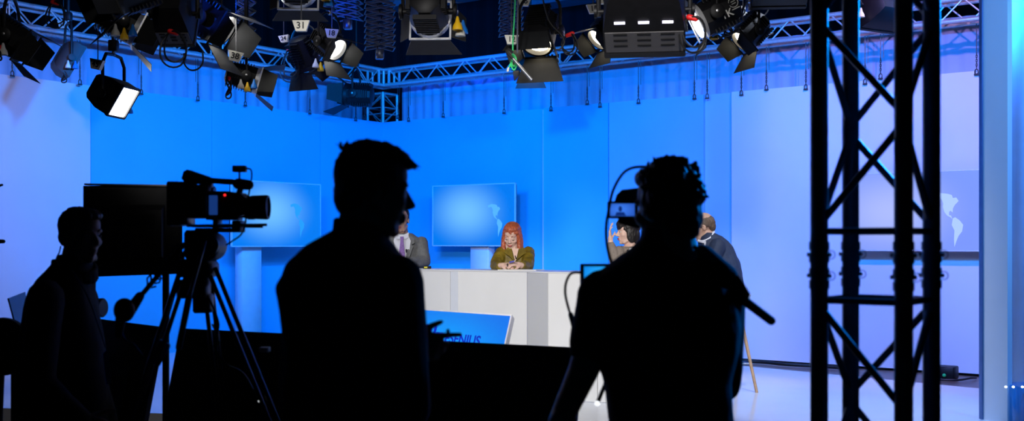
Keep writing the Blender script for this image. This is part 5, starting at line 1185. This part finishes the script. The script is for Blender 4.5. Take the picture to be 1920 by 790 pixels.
# ------------------------------------------------------------------ small pieces go under the part they sit on
UNDER = {'knob_screw': ('tilt_knob',), 'iris': ('eye',), 'number': ('card',), 'logo_lettering': ('screen',), 'logo_stripes': ('screen',), 'world_map': ('screen',), 'lens_glass': ('lens_hood',),
         'viewfinder_display': ('viewfinder_screen_case',), 'picture_head': ('viewfinder_screen_case',), 'picture_shoulders': ('viewfinder_screen_case',), 'monitor_display': ('monitor_case',), 'foot': ('lower_leg',),
         'plug': ('cable',), 'cooling_fins': ('housing',), 'barn_door': ('door_frame',), 'lens': ('lens_ring',), 'buttons': ('rear_body',), 'side_display': ('body',), 'tally_light': ('front_body',), 'castor': ('star_base',),
         'rating_mark': ('housing',), 'emblem': ('housing',), 'vents': ('rear_housing',), 'type_plate': ('casing',), 'vent_slot': ('vent_plate', 'housing'), 'rear_slot': ('housing',), 'lapel': ('suit_jacket',), 'shirt_collar': ('shirt',),
         'drag_dial': ('fluid_head',), 'face': ('casing',), 'leg_clamp': ('leg',), 'accessory_receiver': ('accessory_post',), 'rubber_foot': ('leg',)}
def mid(o):
    b = [V(c) for c in o.bound_box]; return sum(b, V((0, 0, 0)))/8
for r in [o for o in bpy.data.objects if o.parent is None and o.type == 'EMPTY']:
    kids = list(r.children)
    for c in kids:
        for want in UNDER.get(c.name.split('.')[0], ()):
            cand = [k for k in kids if k.name.split('.')[0] == want and k.parent == r]
            if cand:
                c.parent = min(cand, key=lambda k: (mid(k)-mid(c)).length); break
GROUPS = {'fresnel_lamp': 'studio lamps with barn doors under the lighting grid', 'soft_light': 'box-shaped flood lamps under the lighting grid', 'number_card': 'numbered cards hanging among the lamps', 'scissor_hanger': 'scissor hangers under the lighting grid',
          'hanging_chain': 'chains that carry the backdrop panels', 'backdrop_panel': 'panels of the studio backdrop', 'bar_stool': 'wooden-legged bar stools at the desk', 'television': 'televisions in front of the backdrop', 'grid_pipe': 'pipes of the lighting grid', 'studio_monitor': 'black monitors of the crew', 'hanging_cable': 'loose cables among the lamps'}
for o in bpy.data.objects:
    if o.parent is None and o.name.split('.')[0] in GROUPS and 'label' in o: o['group'] = GROUPS[o.name.split('.')[0]]
# ------------------------------------------------------------------ camera
cam = bpy.data.cameras.new('camera'); co = bpy.data.objects.new('camera', cam); COL.objects.link(co)
co.location = (0, 0, CZ); co.rotation_euler = (PI/2, 0, 0); cam.sensor_width = 36; cam.lens = F/1920*36
cam.shift_y = (H-395)/1920; cam.clip_start = .05; cam.clip_end = 100
cam.dof.use_dof = True; cam.dof.focus_distance = 10.2; cam.dof.aperture_fstop = 3.2
sc.camera = co
sc.view_settings.view_transform = 'Standard'; sc.view_settings.look = 'None'; sc.view_settings.exposure = 0; sc.view_settings.gamma = 1
sc.view_settings.use_curve_mapping = False
try:
    sc.cycles.use_denoising = True; sc.cycles.max_bounces = 6; sc.cycles.diffuse_bounces = 3; sc.cycles.glossy_bounces = 3; sc.cycles.sample_clamp_indirect = 6
except Exception: pass
